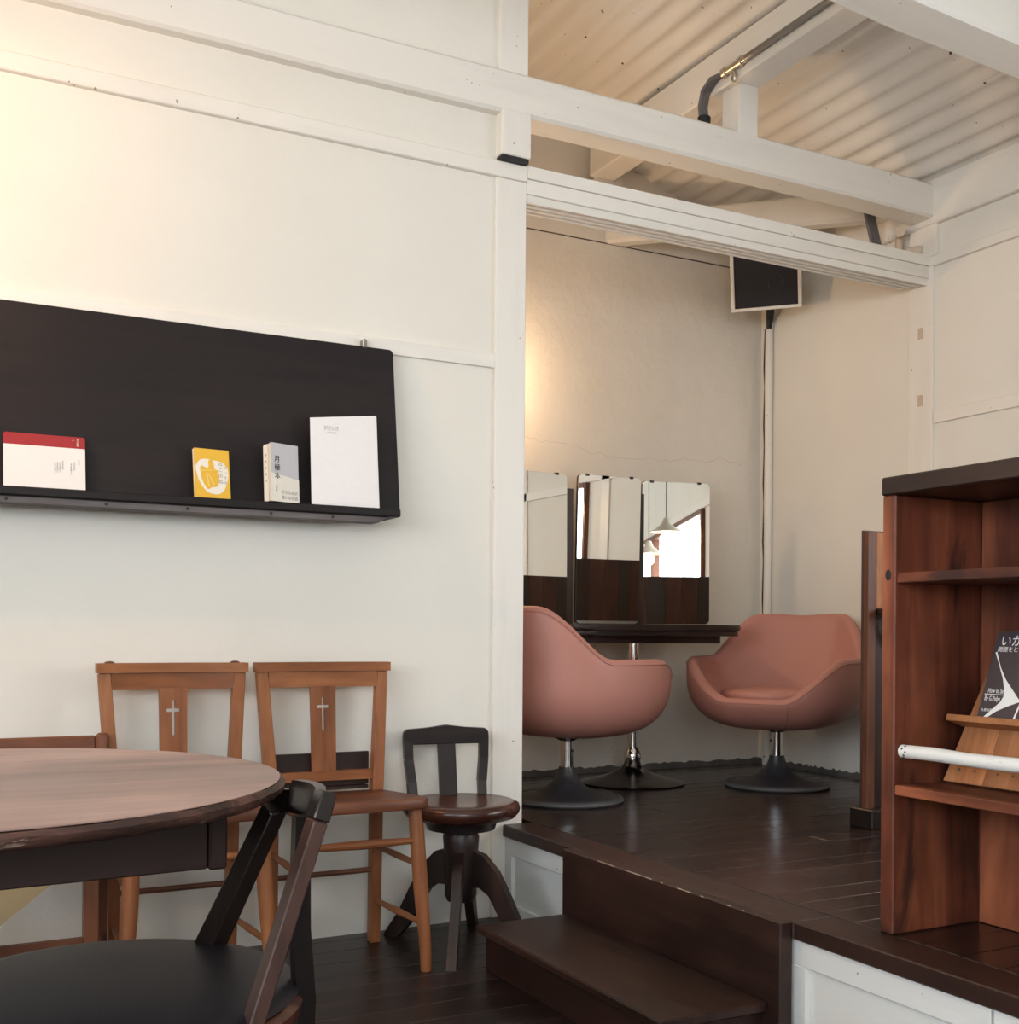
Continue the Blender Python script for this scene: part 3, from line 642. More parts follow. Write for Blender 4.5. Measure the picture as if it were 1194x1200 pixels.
# ------------------------------------------------------------------ church chairs
def church_chair(label, dark=False):
    t = thing('church_chair', label, 'chair', (0, 0, 0), 0, 'wooden chairs along the white wall')
    ox, oy, oz = M['orange_x'], M['orange_y'], M['orange_z']
    YBK = 0.175
    for s in (-1, 1):
        bm = B(); bar(bm, (s*0.155, YBK-0.005, 0.0), (s*0.158, YBK-0.01, 0.46), 0.030, 0.034, 0.034, 0.036); bar(bm, (s*0.158, YBK-0.01, 0.455), (s*0.181, YBK+0.02, 0.802), 0.034, 0.036, 0.032, 0.030)
        obj('rear_leg', bm, oz, t, world=False)
        bm = B(); tube(bm, [(s*0.155, -0.135, 0.438), (s*0.160, -0.142, 0.36), (s*0.168, -0.152, 0.22), (s*0.178, -0.163, 0.06), (s*0.180, -0.165, 0.0)], [0.018, 0.0205, 0.0205, 0.016, 0.0155], 12)
        obj('front_leg', bm, M['brown_z'] if False else oz, t, world=False)
    def curved(x0, x1, y, bow, z0, z1, th, n=10, tilt=0.0):
        bm = B(); A = []
        for i in range(n+1):
            x = x0+(x1-x0)*i/n; q = 1-(2*i/n-1)**2; yy = y+bow*q
            A.append([bm.verts.new((x, yy-th/2, z0)), bm.verts.new((x, yy+th/2, z0)), bm.verts.new((x, yy+th/2+tilt, z1)), bm.verts.new((x, yy-th/2+tilt, z1))])
        for P, Q in zip(A, A[1:]):
            for j in range(4): bm.faces.new((P[j], P[(j+1) % 4], Q[(j+1) % 4], Q[j]))
        bm.faces.new(A[0][::-1]); bm.faces.new(A[-1]); return bm
    obj('top_rail', curved(-0.202, 0.202, YBK+0.012, 0.016, 0.803, 0.829, 0.038), ox, t, world=False)
    obj('back_rail', curved(-0.164, 0.164, YBK+0.012, 0.014, 0.757, 0.802, 0.018), ox, t, world=False)
    obj('back_rail', curved(-0.146, 0.146, YBK-0.004, 0.006, 0.485, 0.513, 0.020), ox, t, world=False)
    # splat with a cross cut right through
    bm = B(); xs_ = [-0.038, -0.0185, -0.0042, 0.0042, 0.0185, 0.038]; zs_ = [0.511, 0.630, 0.695, 0.704, 0.727, 0.760]
    cells(bm, xs_, zs_, lambda i, j: not ((i == 2 and j in (1, 2, 3)) or (i in (1, 3) and j == 2)), -0.006, 0.006)
    for v in bm.verts: v.co.y += YBK + 0.002 + (v.co.z-0.5)*0.075
    for v in bm.verts:
        if abs(abs(v.co.x)-0.038) < 1e-4: v.co.x *= 0.94 + 0.14*(0.76-v.co.z)/0.256*0 + 0.06*(v.co.z-0.504)/0.256
    obj('splat', bm, oz, t, world=False)
    # book box behind the lower back
    bm = B(); box(bm, -0.145, 0.145, YBK+0.020, YBK+0.030, 0.466, 0.563, 0.001); box(bm, -0.138, 0.138, YBK+0.002, YBK+0.030, 0.456, 0.4655, 0.001)
    obj('book_box', bm, M['umber_x'], t, world=False, label='dark book box behind the back')
    # seat, dished
    out = []
    for (x, y_) in [(-0.168, 0.165), (-0.190, -0.13), (-0.185, -0.158), (-0.16, -0.170), (0, -0.178), (0.16, -0.170), (0.185, -0.158), (0.190, -0.13), (0.168, 0.165)]: out.append((x, y_))
    bm = B(); n = len(out); top = []
    def ring(s, z): return [bm.verts.new((x*s, (y_+0.0)*s, z)) for x, y_ in out]
    R0 = ring(0.985, 0.418); R1 = ring(1.0, 0.424); R2 = ring(1.0, 0.444); R3 = ring(0.975, 0.449); R4 = ring(0.7, 0.444); R5 = ring(0.35, 0.439)
    for A_, C_ in ((R0, R1), (R1, R2), (R2, R3), (R3, R4), (R4, R5)):
        for j in range(n): bm.faces.new((A_[j], A_[(j+1) % n], C_[(j+1) % n], C_[j]))
    bm.faces.new(R0[::-1]); bm.faces.new(R5)
    for v in bm.verts: v.co.z += 0.004 + 0.018*(0.165-v.co.y)/0.34
    obj('seat', bm, M['brown_x'], t, world=False, smooth=60)
    def dowel(a, b, r0, r1, mat):
        a = Vector(a); b = Vector(b); bm = B(); tube(bm, [a, a.lerp(b, .25), a.lerp(b, .5), a.lerp(b, .75), b], [r0, (r0+r1)/2, r1, (r0+r1)/2, r0], 10); obj('stretcher', bm, mat, t, world=False)
    dowel((-0.160, -0.145, 0.352), (0.160, -0.145, 0.352), 0.008, 0.013, ox)
    dowel((-0.155, YBK-0.012, 0.216), (0.155, YBK-0.012, 0.216), 0.008, 0.008, M['brown_x'])
    for s in (-1, 1):
        dowel((s*0.165, -0.146, 0.285), (s*0.157, YBK-0.014, 0.285), 0.007, 0.010, oy)
        dowel((s*0.176, -0.158, 0.125), (s*0.156, YBK-0.014, 0.125), 0.007, 0.010, oy)
    return t
c1 = church_chair('honey brown church chair with cross cut-out, partly hidden behind the round table')
c2 = copy_tree(c1); c2['label'] = 'honey brown church chair with cross cut-out, seat in view beside the dark stool'
c1.location = (0.628, 3.0, 0); c2.location = (1.055, 3.0, 0)
for s in (-1, 1):
    bm = B(); bmesh.ops.create_icosphere(bm, subdivisions=2, radius=0.012, matrix=Matrix.Translation((s*0.168, 0.187, 0.829)) @ Matrix.Diagonal((1.2, 1, 0.5, 1))); obj('rail_peg', bm, M['brown_x'], c1, world=False)
# plain low chair at the left edge
t = thing('low_chair', 'low brown wooden chair behind the round table at the left edge', 'chair', (0.231, 2.95, 0))
bz, bx, by = M['brown_z'], M['brown_x'], M['brown_y']
for s in (-1, 1):
    bm = B(); bar(bm, (s*0.203, 0.170, 0), (s*0.203, 0.160, 0.36), 0.024, 0.030, 0.026, 0.032); bar(bm, (s*0.203, 0.160, 0.355), (s*0.205, 0.19, 0.648), 0.028, 0.032, 0.034, 0.030, bev=0.008); obj('rear_leg', bm, M['brown_z'] , t, world=False)
    bm = B(); bar(bm, (s*0.137, -0.135, 0), (s*0.137, -0.135, 0.375), 0.034, 0.034, bev=0.003); obj('front_leg', bm, bz, t, world=False)
    bm = B(); bar(bm, (s*0.140, -0.12, 0.12), (s*0.200, 0.155, 0.12), 0.014, 0.022); obj('stretcher', bm, by, t, world=False)
bm = B(); bar(bm, (-0.188, 0.188, 0.622), (0.188, 0.188, 0.622), 0.022, 0.040, bev=0.004); obj('top_rail', bm, bx, t, world=False)
bm = B(); bar(bm, (-0.188, 0.172, 0.50), (0.188, 0.172, 0.50), 0.014, 0.035); obj('back_rail', bm, bx, t, world=False)
bm = B(); prism(bm, [(-0.16, -0.165), (0.16, -0.165), (0.195, 0.140), (-0.195, 0.140)], 0.375, 0.395, 'z', 0.005); obj('seat', bm, bx, t, world=False)
bm = B(); bar(bm, (-0.121, -0.135, 0.185), (0.121, -0.135, 0.185), 0.018, 0.028); obj('stretcher', bm, bx, t, world=False)
bm = B(); bar(bm, (-0.190, 0.165, 0.10), (0.190, 0.165, 0.10), 0.016, 0.024); obj('stretcher', bm, bx, t, world=False)

# ------------------------------------------------------------------ revolving stool chair
t = thing('swivel_chair', 'dark wooden swivel chair with a round polished seat beside the post', 'chair', (1.428, 3.03, 0.0))
bm = B(); lathe(bm, [(0.0, 0.372), (0.135, 0.372), (0.158, 0.378), (0.171, 0.392), (0.174, 0.404), (0.170, 0.417), (0.155, 0.424), (0.10, 0.421), (0.0, 0.419)], n=48); obj('seat', bm, M['seat_red'], t, world=False, smooth=50)
bm = B(); lathe(bm, [(0.04, 0.335), (0.10, 0.342), (0.11, 0.372)], n=32); obj('seat_plate', bm, M['black_x'], t, world=False)
bm = B(); lathe(bm, [(0.0, 0.13), (0.040, 0.13), (0.048, 0.15), (0.046, 0.19), (0.052, 0.29), (0.054, 0.32), (0.048, 0.335), (0.0, 0.335)], n=24); obj('hub', bm, M['umber_z'], t, world=False)
for k, (dx, dy) in enumerate(((-.13, -.22), (.14, -.20), (.135, .19), (-.15, .19))):
    d = Vector((dx, dy, 0)).normalized(); n_ = Vector((-d.y, d.x, 0)); L = math.hypot(dx, dy)
    top = [(0.03, 0.285), (0.08, 0.270), (0.125, 0.225), (0.165, 0.155), (0.205, 0.075), (L, 0.022), (L+0.012, 0.0)]
    bot = [(0.03, 0.175), (0.07, 0.175), (0.10, 0.155), (0.130, 0.105), (0.165, 0.045), (L-0.035, 0.0), (L-0.01, 0.0)]
    bm = B(); rows = []
    for (a_, b_), (c_, d_) in zip(top, bot): rows.append([bm.verts.new(tuple(d*a_ + n_*s*0.0135 + Vector((0, 0, b_)))) for s in (-1, 1)] + [bm.verts.new(tuple(d*c_ + n_*s*0.0135 + Vector((0, 0, d_)))) for s in (1, -1)])
    for P, Q in zip(rows, rows[1:]):
        for j in range(4): bm.faces.new((P[j], P[(j+1) % 4], Q[(j+1) % 4], Q[j]))
    bm.faces.new(rows[0][::-1]); bm.faces.new(rows[-1])
    obj('leg', bm, M['umber_z'], t, world=False)
Mb = Matrix.Rotation(math.radians(-8), 4, 'Z')
def arch(bm, poly, y0, y1): prism(bm, poly, y0, y1)
for s in (-1, 1):
    bm = B(); pts = [(s*0.108, 0.115, 0.345), (s*0.110, 0.135, 0.40), (s*0.112, 0.150, 0.46), (s*0.120, 0.160, 0.53), (s*0.122, 0.165, 0.60)]
    for a_, b_ in zip(pts, pts[1:]): bar(bm, a_, b_, 0.028, 0.020, bev=0.0)
    bmesh.ops.transform(bm, matrix=Mb, verts=bm.verts); obj('back_post', bm, M['black_z'], t, world=False)
bm = B(); prism(bm, [(-0.136, 0.575), (0.136, 0.575), (0.136, 0.612), (0.125, 0.622), (0.06, 0.626), (0.0, 0.634), (-0.06, 0.626), (-0.125, 0.622), (-0.136, 0.612)], 0.154, 0.176, bev=0.003); bmesh.ops.transform(bm, matrix=Mb, verts=bm.verts); obj('crest_rail', bm, M['black_x'], t, world=False)
bm = B(); bar(bm, (0.0, 0.130, 0.41), (0.0, 0.163, 0.58), 0.056, 0.012, bev=0.001); bmesh.ops.transform(bm, matrix=Mb, verts=bm.verts); obj('back_splat', bm, M['black_z'], t, world=False)

# ------------------------------------------------------------------ round table
TX, TY, TR = 0.038, 1.646, 0.430
t = thing('round_table', 'round wooden table with a worn pinkish brown top and chipped dark edge', 'table', (TX, TY, 0))
bm = B(); lathe(bm, [(0.0, 0.7195), (TR-0.006, 0.7195), (TR-0.006, 0.7205), (0.0, 0.7208)], (TX, TY, 0), 72); obj('top_surface', bm, M['tabletop'], t)
random.seed(5)
bm = B(); lathe(bm, [(0.0, 0.698), (TR-0.016, 0.698), (TR-0.005, 0.701), (TR, 0.706), (TR+0.001, 0.713), (TR-0.004, 0.7192), (0.0, 0.7193)], (TX, TY, 0), 96)
for v in bm.verts:
    if math.hypot(v.co.x-TX, v.co.y-TY) > TR-0.01: v.co.z += random.uniform(-.0012, .0008); 
obj('table_edge', bm, M['tableedge'], t)
MA = Matrix.Translation((0.10, 1.65, 0)) @ Matrix.Rotation(math.radians(4), 4, 'Z')
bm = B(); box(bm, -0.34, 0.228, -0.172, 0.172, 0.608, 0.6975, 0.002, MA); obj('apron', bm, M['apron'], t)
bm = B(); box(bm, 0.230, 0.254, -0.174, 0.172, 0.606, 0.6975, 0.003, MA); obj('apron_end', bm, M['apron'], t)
bm = B(); lathe(bm, [(0.0, 0.10), (0.05, 0.10), (0.045, 0.16), (0.035, 0.25), (0.04, 0.40), (0.05, 0.52), (0.055, 0.612), (0, 0.612)], (-0.06, 1.66, 0), 24); obj('pedestal', bm, M['umber_z'], t)
for k in range(4):
    a_ = k*PI/2; bm = B(); bar(bm, (-0.06, 1.66, 0.13), (-0.06+0.26*math.cos(a_), 1.66+0.26*math.sin(a_), 0.025), 0.05, 0.07, 0.045, 0.045); obj('foot', bm, M['umber_x'], t)

# ------------------------------------------------------------------ black chair pulled up to the table
SX, SY, SR = 0.230, 1.578, 0.248
t = thing('black_chair', 'black chair with a padded round seat and raked back pulled up to the round table', 'chair', (SX, SY, 0))
bm = B(); lathe(bm, [(0.0, 0.405), (SR-0.012, 0.405), (SR+0.004, 0.41), (SR+0.006, 0.424), (SR-0.004, 0.432), (0.0, 0.432)], (SX, SY, 0), 56); obj('seat_frame', bm, M['seat_red'], t, label='brown wooden seat rim')
bm = B(); lathe(bm, [(0.0, 0.4325), (SR-0.006, 0.4325), (SR+0.001, 0.437), (SR-0.006, 0.445), (SR-0.04, 0.452), (0.10, 0.457), (0.0, 0.458)], (SX, SY, 0), 56); obj('cushion', bm, M['blackseat'], t, smooth=60)
bm = B(); bar(bm, (0.384, 1.752, 0.40), (0.456, 1.590, 0.668), 0.040, 0.034, 0.034, 0.024, up=Vector((0.6, -1, 0))); obj('back_post', bm, M['black_z'], t)
bm = B(); bar(bm, (0.350, 1.372, 0.385), (0.449, 1.377, 0.682), 0.034, 0.019, 0.034, 0.019, up=Vector((1, 0, 0))); obj('back_post', bm, M['stilewear'], t, label='worn brown back post')
bm = B(); bar(bm, (0.449, 1.377, 0.6825), (0.461, 1.378, 0.718), 0.036, 0.022, 0.034, 0.020, up=Vector((1, 0, 0))); obj('post_cap', bm, M['black_z'], t)
bm = B(); pr = []
for yy, xx, zb, zt in ((1.395, 0.444, 0.668, 0.716), (1.43, 0.456, 0.668, 0.715), (1.47, 0.465, 0.668, 0.714), (1.51, 0.469, 0.667, 0.712), (1.55, 0.468, 0.665, 0.710), (1.572, 0.467, 0.662, 0.708), (1.576, 0.464, 0.661, 0.694), (1.59, 0.458, 0.658, 0.693), (1.615, 0.448, 0.655, 0.692)):
    pr.append([bm.verts.new(q) for q in ((xx, yy, zb), (xx+0.014, yy, zb), (xx+0.022, yy, zt), (xx+0.008, yy, zt))])
for P, Q in zip(pr, pr[1:]):
    for j in range(4): bm.faces.new((P[j], P[(j+1) % 4], Q[(j+1) % 4], Q[j]))
bm.faces.new(pr[0][::-1]); bm.faces.new(pr[-1]); obj('top_rail', bm, M['black_y'], t)
bm = B(); rr = []
for px_, py_, pz_, hw_ in ((0.457, 1.470, 0.673, 0.010), (0.463, 1.492, 0.52, 0.012), (0.472, 1.500, 0.42, 0.013), (0.472, 1.512, 0.20, 0.011), (0.474, 1.520, 0.0, 0.010)):
    rr.append([bm.verts.new((px_+a_*hw_, py_+b_*hw_, pz_)) for a_, b_ in ((-1, -1), (1, -1), (1, 1), (-1, 1))])
for P, Q in zip(rr, rr[1:]):
    for k in range(4): bm.faces.new((P[k], P[(k+1) % 4], Q[(k+1) % 4], Q[k]))
bm.faces.new(rr[0][::-1]); bm.faces.new(rr[-1]); obj('rear_leg', bm, M['black_z'], t)
for a_ in (125, 238):
    q = math.radians(a_); p = Vector((SX+(SR-0.04)*math.cos(q), SY+(SR-0.04)*math.sin(q), 0.405)); p2 = Vector((SX+(SR+0.0)*math.cos(q), SY+(SR)*math.sin(q), 0.0))
    bm = B(); bar(bm, p2, p, 0.026, 0.026, 0.032, 0.032); obj('leg', bm, M['black_z'], t)
bm = B(); tube(bm, [(SX+0.15*math.cos(a_), SY+0.15*math.sin(a_), 0.22) for a_ in xs(0, 2*PI*31/32, 31)], 0.008, 8, closed=True); obj('ring_stretcher', bm, M['black_x'], t)

# tan bag hanging from the low chair
t = thing('canvas_bag', 'tan canvas bag hanging from the low chair, seen under the round table', 'bag', (0.10, 2.76, 0.17))
bm = B(); prism(bm, blob([(0.315, 0.392), (0.245, 0.322), (0.169, 0.262), (0.08, 0.185), (0.0, 0.165), (-0.08, 0.20), (-0.10, 0.30), (-0.09, 0.39), (0.1, 0.402)], 4), 2.740, 2.778, bev=0.004); obj('bag_body', bm, M['tan'], t, smooth=60)
bm = B(); tube(bm, [(-0.04, 2.76, 0.40), (-0.03, 2.782, 0.4035), (-0.02, 2.85, 0.4035), (0.12, 2.87, 0.4035), (0.18, 2.85, 0.4035), (0.20, 2.782, 0.4035), (0.21, 2.76, 0.40)], 0.006, 6); obj('strap', bm, M['tan'], t)

# ------------------------------------------------------------------ armchairs
def sst(a, b, x):
    t_ = max(0, min(1, (x-a)/(b-a))); return t_*t_*(3-2*t_)
def armchair(label):
    t = thing('armchair', label, 'chair', (0, 0, 0), 0, 'pink swivel armchairs in the alcove')
    AX, AY, EXP = 0.350, 0.345, 2.45
    NT_ = 96
    def rim(th):      # th 0 = front, pi = back
        d = abs(math.degrees(th)); H = 0.372
        H += (0.530-0.372)*sst(22, 66, d)**0.75
        H += (0.712-0.530)*sst(108, 143, d)
        H -= 0.006*sst(155, 180, d);
        return H
    def foot(th):
        c, s = math.cos(th), math.sin(th)
        r = (abs(s/AX)**EXP + abs(c/AY)**EXP)**(-1/EXP)
        return Vector((s*r, -c*r, 0))
    ZB = 0.235; TH = 0.052
    def P(th, z, off=0.0):
        s_ = max(0, min(1, (z-ZB)/0.21)); g = 0.34 + 0.66*math.sqrt(1-(1-s_)**2.4)
        f = foot(th); r = f.length; dirv = f/r
        p = dirv*(r*g - off)
        hi = max(0, z-0.47)
        back = sst(95, 150, abs(math.degrees(th)))
        p.x *= 1 - 0.45*hi*back; p.y += hi*0.22*back
        fr = 1 - sst(30, 70, abs(math.degrees(th))); p.y += 0.008*fr; p.y -= 0.022*math.exp(-((abs(math.degrees(th))-48)/26)**2)
        p.z = z; return p
    bm = B(); cols = []; pip = []
    for i in range(NT_):
        th = -PI + 2*PI*i/NT_; H = rim(th); c = []
        for k in range(12):
            u = (k/11)**1.3; c.append(P(th, ZB + (H-0.026-ZB)*u))
        dirv = foot(th).normalized(); base = P(th, H-0.026)
        for a_ in (35, 70, 105, 140):
            q = math.radians(a_); c.append(base - dirv*(TH/2)*(1-math.cos(q)) + Vector((0, 0, 0.026*math.sin(q))))
        pip.append(base + Vector((0, 0, 0.004)))
        zs = 0.352; top = c[-1].z
        inner0 = c[-1].copy()
        for k in range(1, 8):
            u = k/7; z = top + (zs-top)*u
            s_ = (z-zs)/max(0.001, top-zs)
            pin = P(th, max(z, 0.36), TH)
            pull = 0.10*(1-s_)**2.2
            pin -= Vector((dirv.x, dirv.y, 0))*pull*min(1, (top-zs)/0.12)
            pin.z = z; c.append(pin)
        last = c[-1]
        for k in (0.6, 0.25): c.append(Vector((last.x*k, last.y*k, 0.352)))
        cols.append([bm.verts.new(p) for p in c])
    n = len(cols[0])
    for i in range(NT_):
        A, C = cols[i], cols[(i+1) % NT_]
        for j in range(n-1): bm.faces.new((A[j], C[j], C[j+1], A[j+1]))
    bm.faces.new([c[0] for c in cols]); bm.faces.new([c[-1] for c in cols][::-1])
    bmesh.ops.smooth_vert(bm, verts=[v for v in bm.verts], factor=0.5, use_axis_x=True, use_axis_y=True, use_axis_z=True)
    sh = obj('shell', bm, M['pink'], t, world=False, smooth=180, sub=1)
    bm = B(); tube(bm, pip, 0.0014, 6, closed=True); obj('piping', bm, M['pinkseam'], sh, world=False)
    for s in (-1, 1):
        bm = B(); th = s*math.radians(24); pts = [P(th, z)*1.003 for z in xs(0.24, rim(th)-0.03, 10)]
        for p, z in zip(pts, xs(0.24, rim(th)-0.03, 10)): p.z = z
        tube(bm, pts, 0.0010, 5)
        obj('seam', bm, M['pinkseam'], sh, world=False)
    bm = B(); lathe(bm, [(0.0, 0.355), (0.19, 0.355), (0.207, 0.360), (0.212, 0.374), (0.209, 0.388), (0.195, 0.395), (0.10, 0.402), (0.0, 0.404)], (0, -0.055, 0), 48, 1.0, 0.95); obj('seat_cushion', bm, M['pink'], t, world=False, smooth=60)
    bm = B(); lathe(bm, [(0.0, 0.11), (0.0235, 0.11), (0.0235, 0.22), (0.06, 0.236), (0.0, 0.238)], n=28); obj('pole', bm, M['chrome'], t, world=False)
    bm = B(); lathe(bm, [(0.0, 0.006), (0.19, 0.006), (0.192, 0.014), (0.17, 0.020), (0.12, 0.030), (0.075, 0.050), (0.047, 0.078), (0.034, 0.105), (0.029, 0.125), (0.0, 0.125)], n=56); ba = obj('base', bm, M['gunmetal'], t, world=False, smooth=50)
    bm = B(); lathe(bm, [(0.185, 0.0), (0.206, 0.0), (0.212, 0.006), (0.208, 0.014), (0.195, 0.019), (0.185, 0.016)], n=56); obj('rubber_rim', bm, M['rubber'], ba, world=False)
    bm = B(); bmesh.ops.create_icosphere(bm, subdivisions=2, radius=0.005, matrix=Matrix.Translation((-0.025, -0.004, 0.185))); obj('set_screw', bm, M['black'], t, world=False)
    return t
a1 = armchair('pink swivel armchair seen from behind, partly hidden by the white post')
a2 = copy_tree(a1); a2['label'] = 'pink swivel armchair facing the room, in front of the alcove corner'
a1.location = (2.135, 3.62, ZP+0.001); a1.rotation_euler = (0, 0, math.radians(90+14))
a2.location = (3.122, 3.605, ZP+0.001); a2.rotation_euler = (0, 0, math.radians(-58))

# ------------------------------------------------------------------ dressing table with three mirrors
VX, VY = 2.633, 3.93
t = thing('dressing_table', 'dark pedestal dressing table carrying three tall mirrors in the alcove', 'table', (VX, VY, ZP))
bm = B(); lathe(bm, [(0.0, 0.002), (0.214, 0.002), (0.216, 0.006), (0.20, 0.012), (0.14, 0.024), (0.09, 0.040), (0.055, 0.058), (0.036, 0.078), (0.030, 0.10), (0.0, 0.10)], (VX, VY, ZP), 56); obj('base', bm, M['darkchrome'], t, smooth=50)
bm = B(); lathe(bm, [(0.0, 0.098), (0.034, 0.098), (0.036, 0.12), (0.030, 0.135), (0.026, 0.14), (0.024, 0.15), (0.0, 0.15)], (VX, VY, ZP), 28); obj('collar', bm, M['chrome'], t)
bm = B(); lathe(bm, [(0.0, 0.15), (0.0225, 0.15), (0.0225, 0.580), (0.0, 0.580)], (VX, VY, ZP), 28); obj('pole', bm, M['chrome'], t)
bm = B(); prism(bm, rrect(VX-0.375, VX+0.375, 3.80, 4.08, 0.05, 5), ZP+0.580, ZP+0.610, 'z', 0.002); obj('apron', bm, M['umber_x'], t)
bm = B(); prism(bm, rrect(VX-0.455, VX+0.455, 3.725, 4.255, 0.14, 9), ZP+0.610, ZP+0.631, 'z', 0.003); obj('lower_top', bm, M['umber_x'], t)
bm = B(); prism(bm, rrect(VX-0.465, VX+0.465, 3.715, 4.262, 0.15, 9), ZP+0.6315, ZP+0.656, 'z', 0.005); obj('table_top', bm, M['umber_x'], t)
def mirror(xc, wd, z0, z1, yaw, tilt):
    Mx = Matrix.Translation((xc, 4.10, 0)) @ Matrix.Rotation(math.radians(yaw), 4, 'Z') @ Matrix.Translation((0, 0, z0)) @ Matrix.Rotation(math.radians(tilt), 4, 'X')
    h = z1-z0
    bm = B(); prism(bm, rrect(-wd/2, wd/2, 0, h, 0.018, 5), 0.004, 0.016); bmesh.ops.transform(bm, matrix=Mx, verts=bm.verts); m_ = obj('mirror_back', bm, M['umber_z'], t)
    bm = B(); prism(bm, rrect(-wd/2+0.001, wd/2-0.001, 0.001, h-0.001, 0.017, 5), -0.001, 0.004, bev=0.0012); bmesh.ops.transform(bm, matrix=Mx, verts=bm.verts); obj('mirror_glass', bm, M['mirror'], m_, smooth=0)
    for u in (-wd*0.36, wd*0.34):
        bm = B(); box(bm, u-0.009, u+0.009, -0.003, 0.010, h-0.007, h+0.003, 0.001, Mx); obj('clip', bm, M['umber_x'], m_)
mirror(2.258, 0.320, 0.960, 1.585, 3, -0.4)
mirror(2.613, 0.306, 0.960, 1.588, -3, 1.6)
mirror(2.970, 0.322, 0.962, 1.588, -12.5, -0.4)
for x in (2.433, 2.792):
    bm = B(); box(bm, x-0.018, x+0.018, 4.115, 4.14, ZP+0.656, 1.527, 0.002); obj('mirror_post', bm, M['umber_z'], t)

# ------------------------------------------------------------------ boarded wooden screen behind the bookcase
t = thing('wooden_screen', 'tall reddish wooden screen with an orange top panel behind the bookcase', 'screen', (3.13, 2.72, ZP))
bm = B(); box(bm, 2.711, 2.745, 2.700, 2.722, ZP+0.05, 1.252, 0.002); obj('post', bm, M['brown_z'], t)
bm = B(); box(bm, 3.52, 3.554, 2.700, 2.722, ZP+0.05, 1.252, 0.002); obj('post', bm, M['brown_z'], t)
bm = B(); box(bm, 2.695, 3.57, 2.66, 2.76, ZP, ZP+0.062, 0.003); obj('plinth', bm, M['black_x'], t)
bm = B(); box(bm, 2.746, 3.519, 2.698, 2.716, 1.005, 1.250, 0.002); obj('top_panel', bm, M['pine'], t, label='orange pine top panel')
bm = B(); box(bm, 2.746, 3.519, 2.706, 2.718, ZP+0.063, 1.003, 0.001); obj('lower_panel', bm, M['umber_z'], t)
bm = B(); box(bm, 2.748, 3.517, 2.60, 2.698, 0.985, 1.0035, 0.002); obj('shelf', bm, M['umber_x'], t)
for x0 in (2.80, 3.46):
    bm = B(); bar(bm, (x0, 2.695, 0.88), (x0, 2.615, 0.982), 0.018, 0.018); obj('brace', bm, M['umber_x'], t)
random.seed(21); x = 2.711
tones = ['screen', 'umber_z', 'screen', 'screen', 'umber_z', 'screen']; k = 0
while x < 3.55:
    x2 = min(x + random.choice((0.075, 0.09, 0.105)), 3.554)
    bm = B(); box(bm, x+0.0004, x2-0.0004, 2.7225, 2.732, ZP+0.063, 1.258, 0.0008); obj('back_board', bm, M[tones[k % 6]], t); x = x2; k += 1

# ------------------------------------------------------------------ bookcase
BX0, BX1, BY0, BY1 = 1.790, 2.046, 0.50, 1.745
t = thing('bookcase', 'reddish brown wooden bookcase with open shelves at the right edge', 'bookcase', (1.91, 1.12, ZP))
bm = B(); box(bm, BX0-0.004, BX1+0.03, BY0-0.02, BY1, 1.2105, 1.2485, 0.003); obj('top_board', bm, M['umber_y'], t)
for y0, y1 in ((BY1-0.036, BY1), (BY0, BY0+0.036)):
    bm = B(); box(bm, BX0, BX1, y0, y1, ZP+0.0005, 1.210, 0.003); obj('side_panel', bm, M['case_z'], t)
bm = B(); box(bm, BX0+0.004, BX1-0.002, BY0+0.037, BY1-0.0365, 1.028, 1.049, 0.002); obj('shelf', bm, M['case_y'], t)
bm = B(); box(bm, BX0+0.002, BX1-0.002, BY0+0.037, BY1-0.0365, 0.590, 0.611, 0.002); obj('shelf', bm, M['case_y'], t)
y = BY0+0.037; k = 0; random.seed(4)
while y < BY1-0.04:
    y2 = min(y + random.choice((0.12, 0.14, 0.16)), BY1-0.037)
    bm = B(); box(bm, BX1, BX1+0.014, y+0.0004, y2-0.0004, ZP+0.001, 1.2095, 0.001); obj('back_board', bm, M['case_z'], t); y = y2
bm = B(); box(bm, BX1+0.0145, BX1+0.020, BY0, BY1, ZP+0.001, 1.2095); obj('light_leak_backing', bm, M['umber_z'], t)  # unseen sheet added behind the boards to stop light leaking through their gaps
bm = B(); box(bm, BX1, BX1+0.0142, BY1-0.0365, BY1, ZP+0.001, 1.2095); obj('back_batten', bm, M['case_z'], t)
bm = B(); bmesh.ops.create_icosphere(bm, subdivisions=2, radius=0.008, matrix=Matrix.Translation((BX0-0.0005, 1.727, 1.045)) @ Matrix.Diagonal((0.15, 1, 1.5, 1))); obj('knot', bm, M['black'], t)
rl = thing('guard_rail', 'chipped white painted round bar across the front of the bookcase shelf', 'rail', (1.815, 1.2, 0.680))
bm = B(); tube(bm, [(1.812+0.001*math.sin(i*1.3), yy, 0.680+0.0012*math.sin(i*2.0)) for i, yy in enumerate(xs(1.706, BY0+0.037, 14))], [0.0138+0.0006*math.sin(i*2.3) for i in range(15)], 16); obj('bar', bm, M['railwhite'], rl)
bm = B()
for i in range(5): bmesh.ops.create_icosphere(bm, subdivisions=1, radius=0.003, matrix=Matrix.Translation((1.812-0.0128*math.cos(i*0.5-1), 1.697-0.005*(i % 3), 0.680+0.0128*math.sin(i*0.5-1))))
obj('chips', bm, M['nail'], rl)

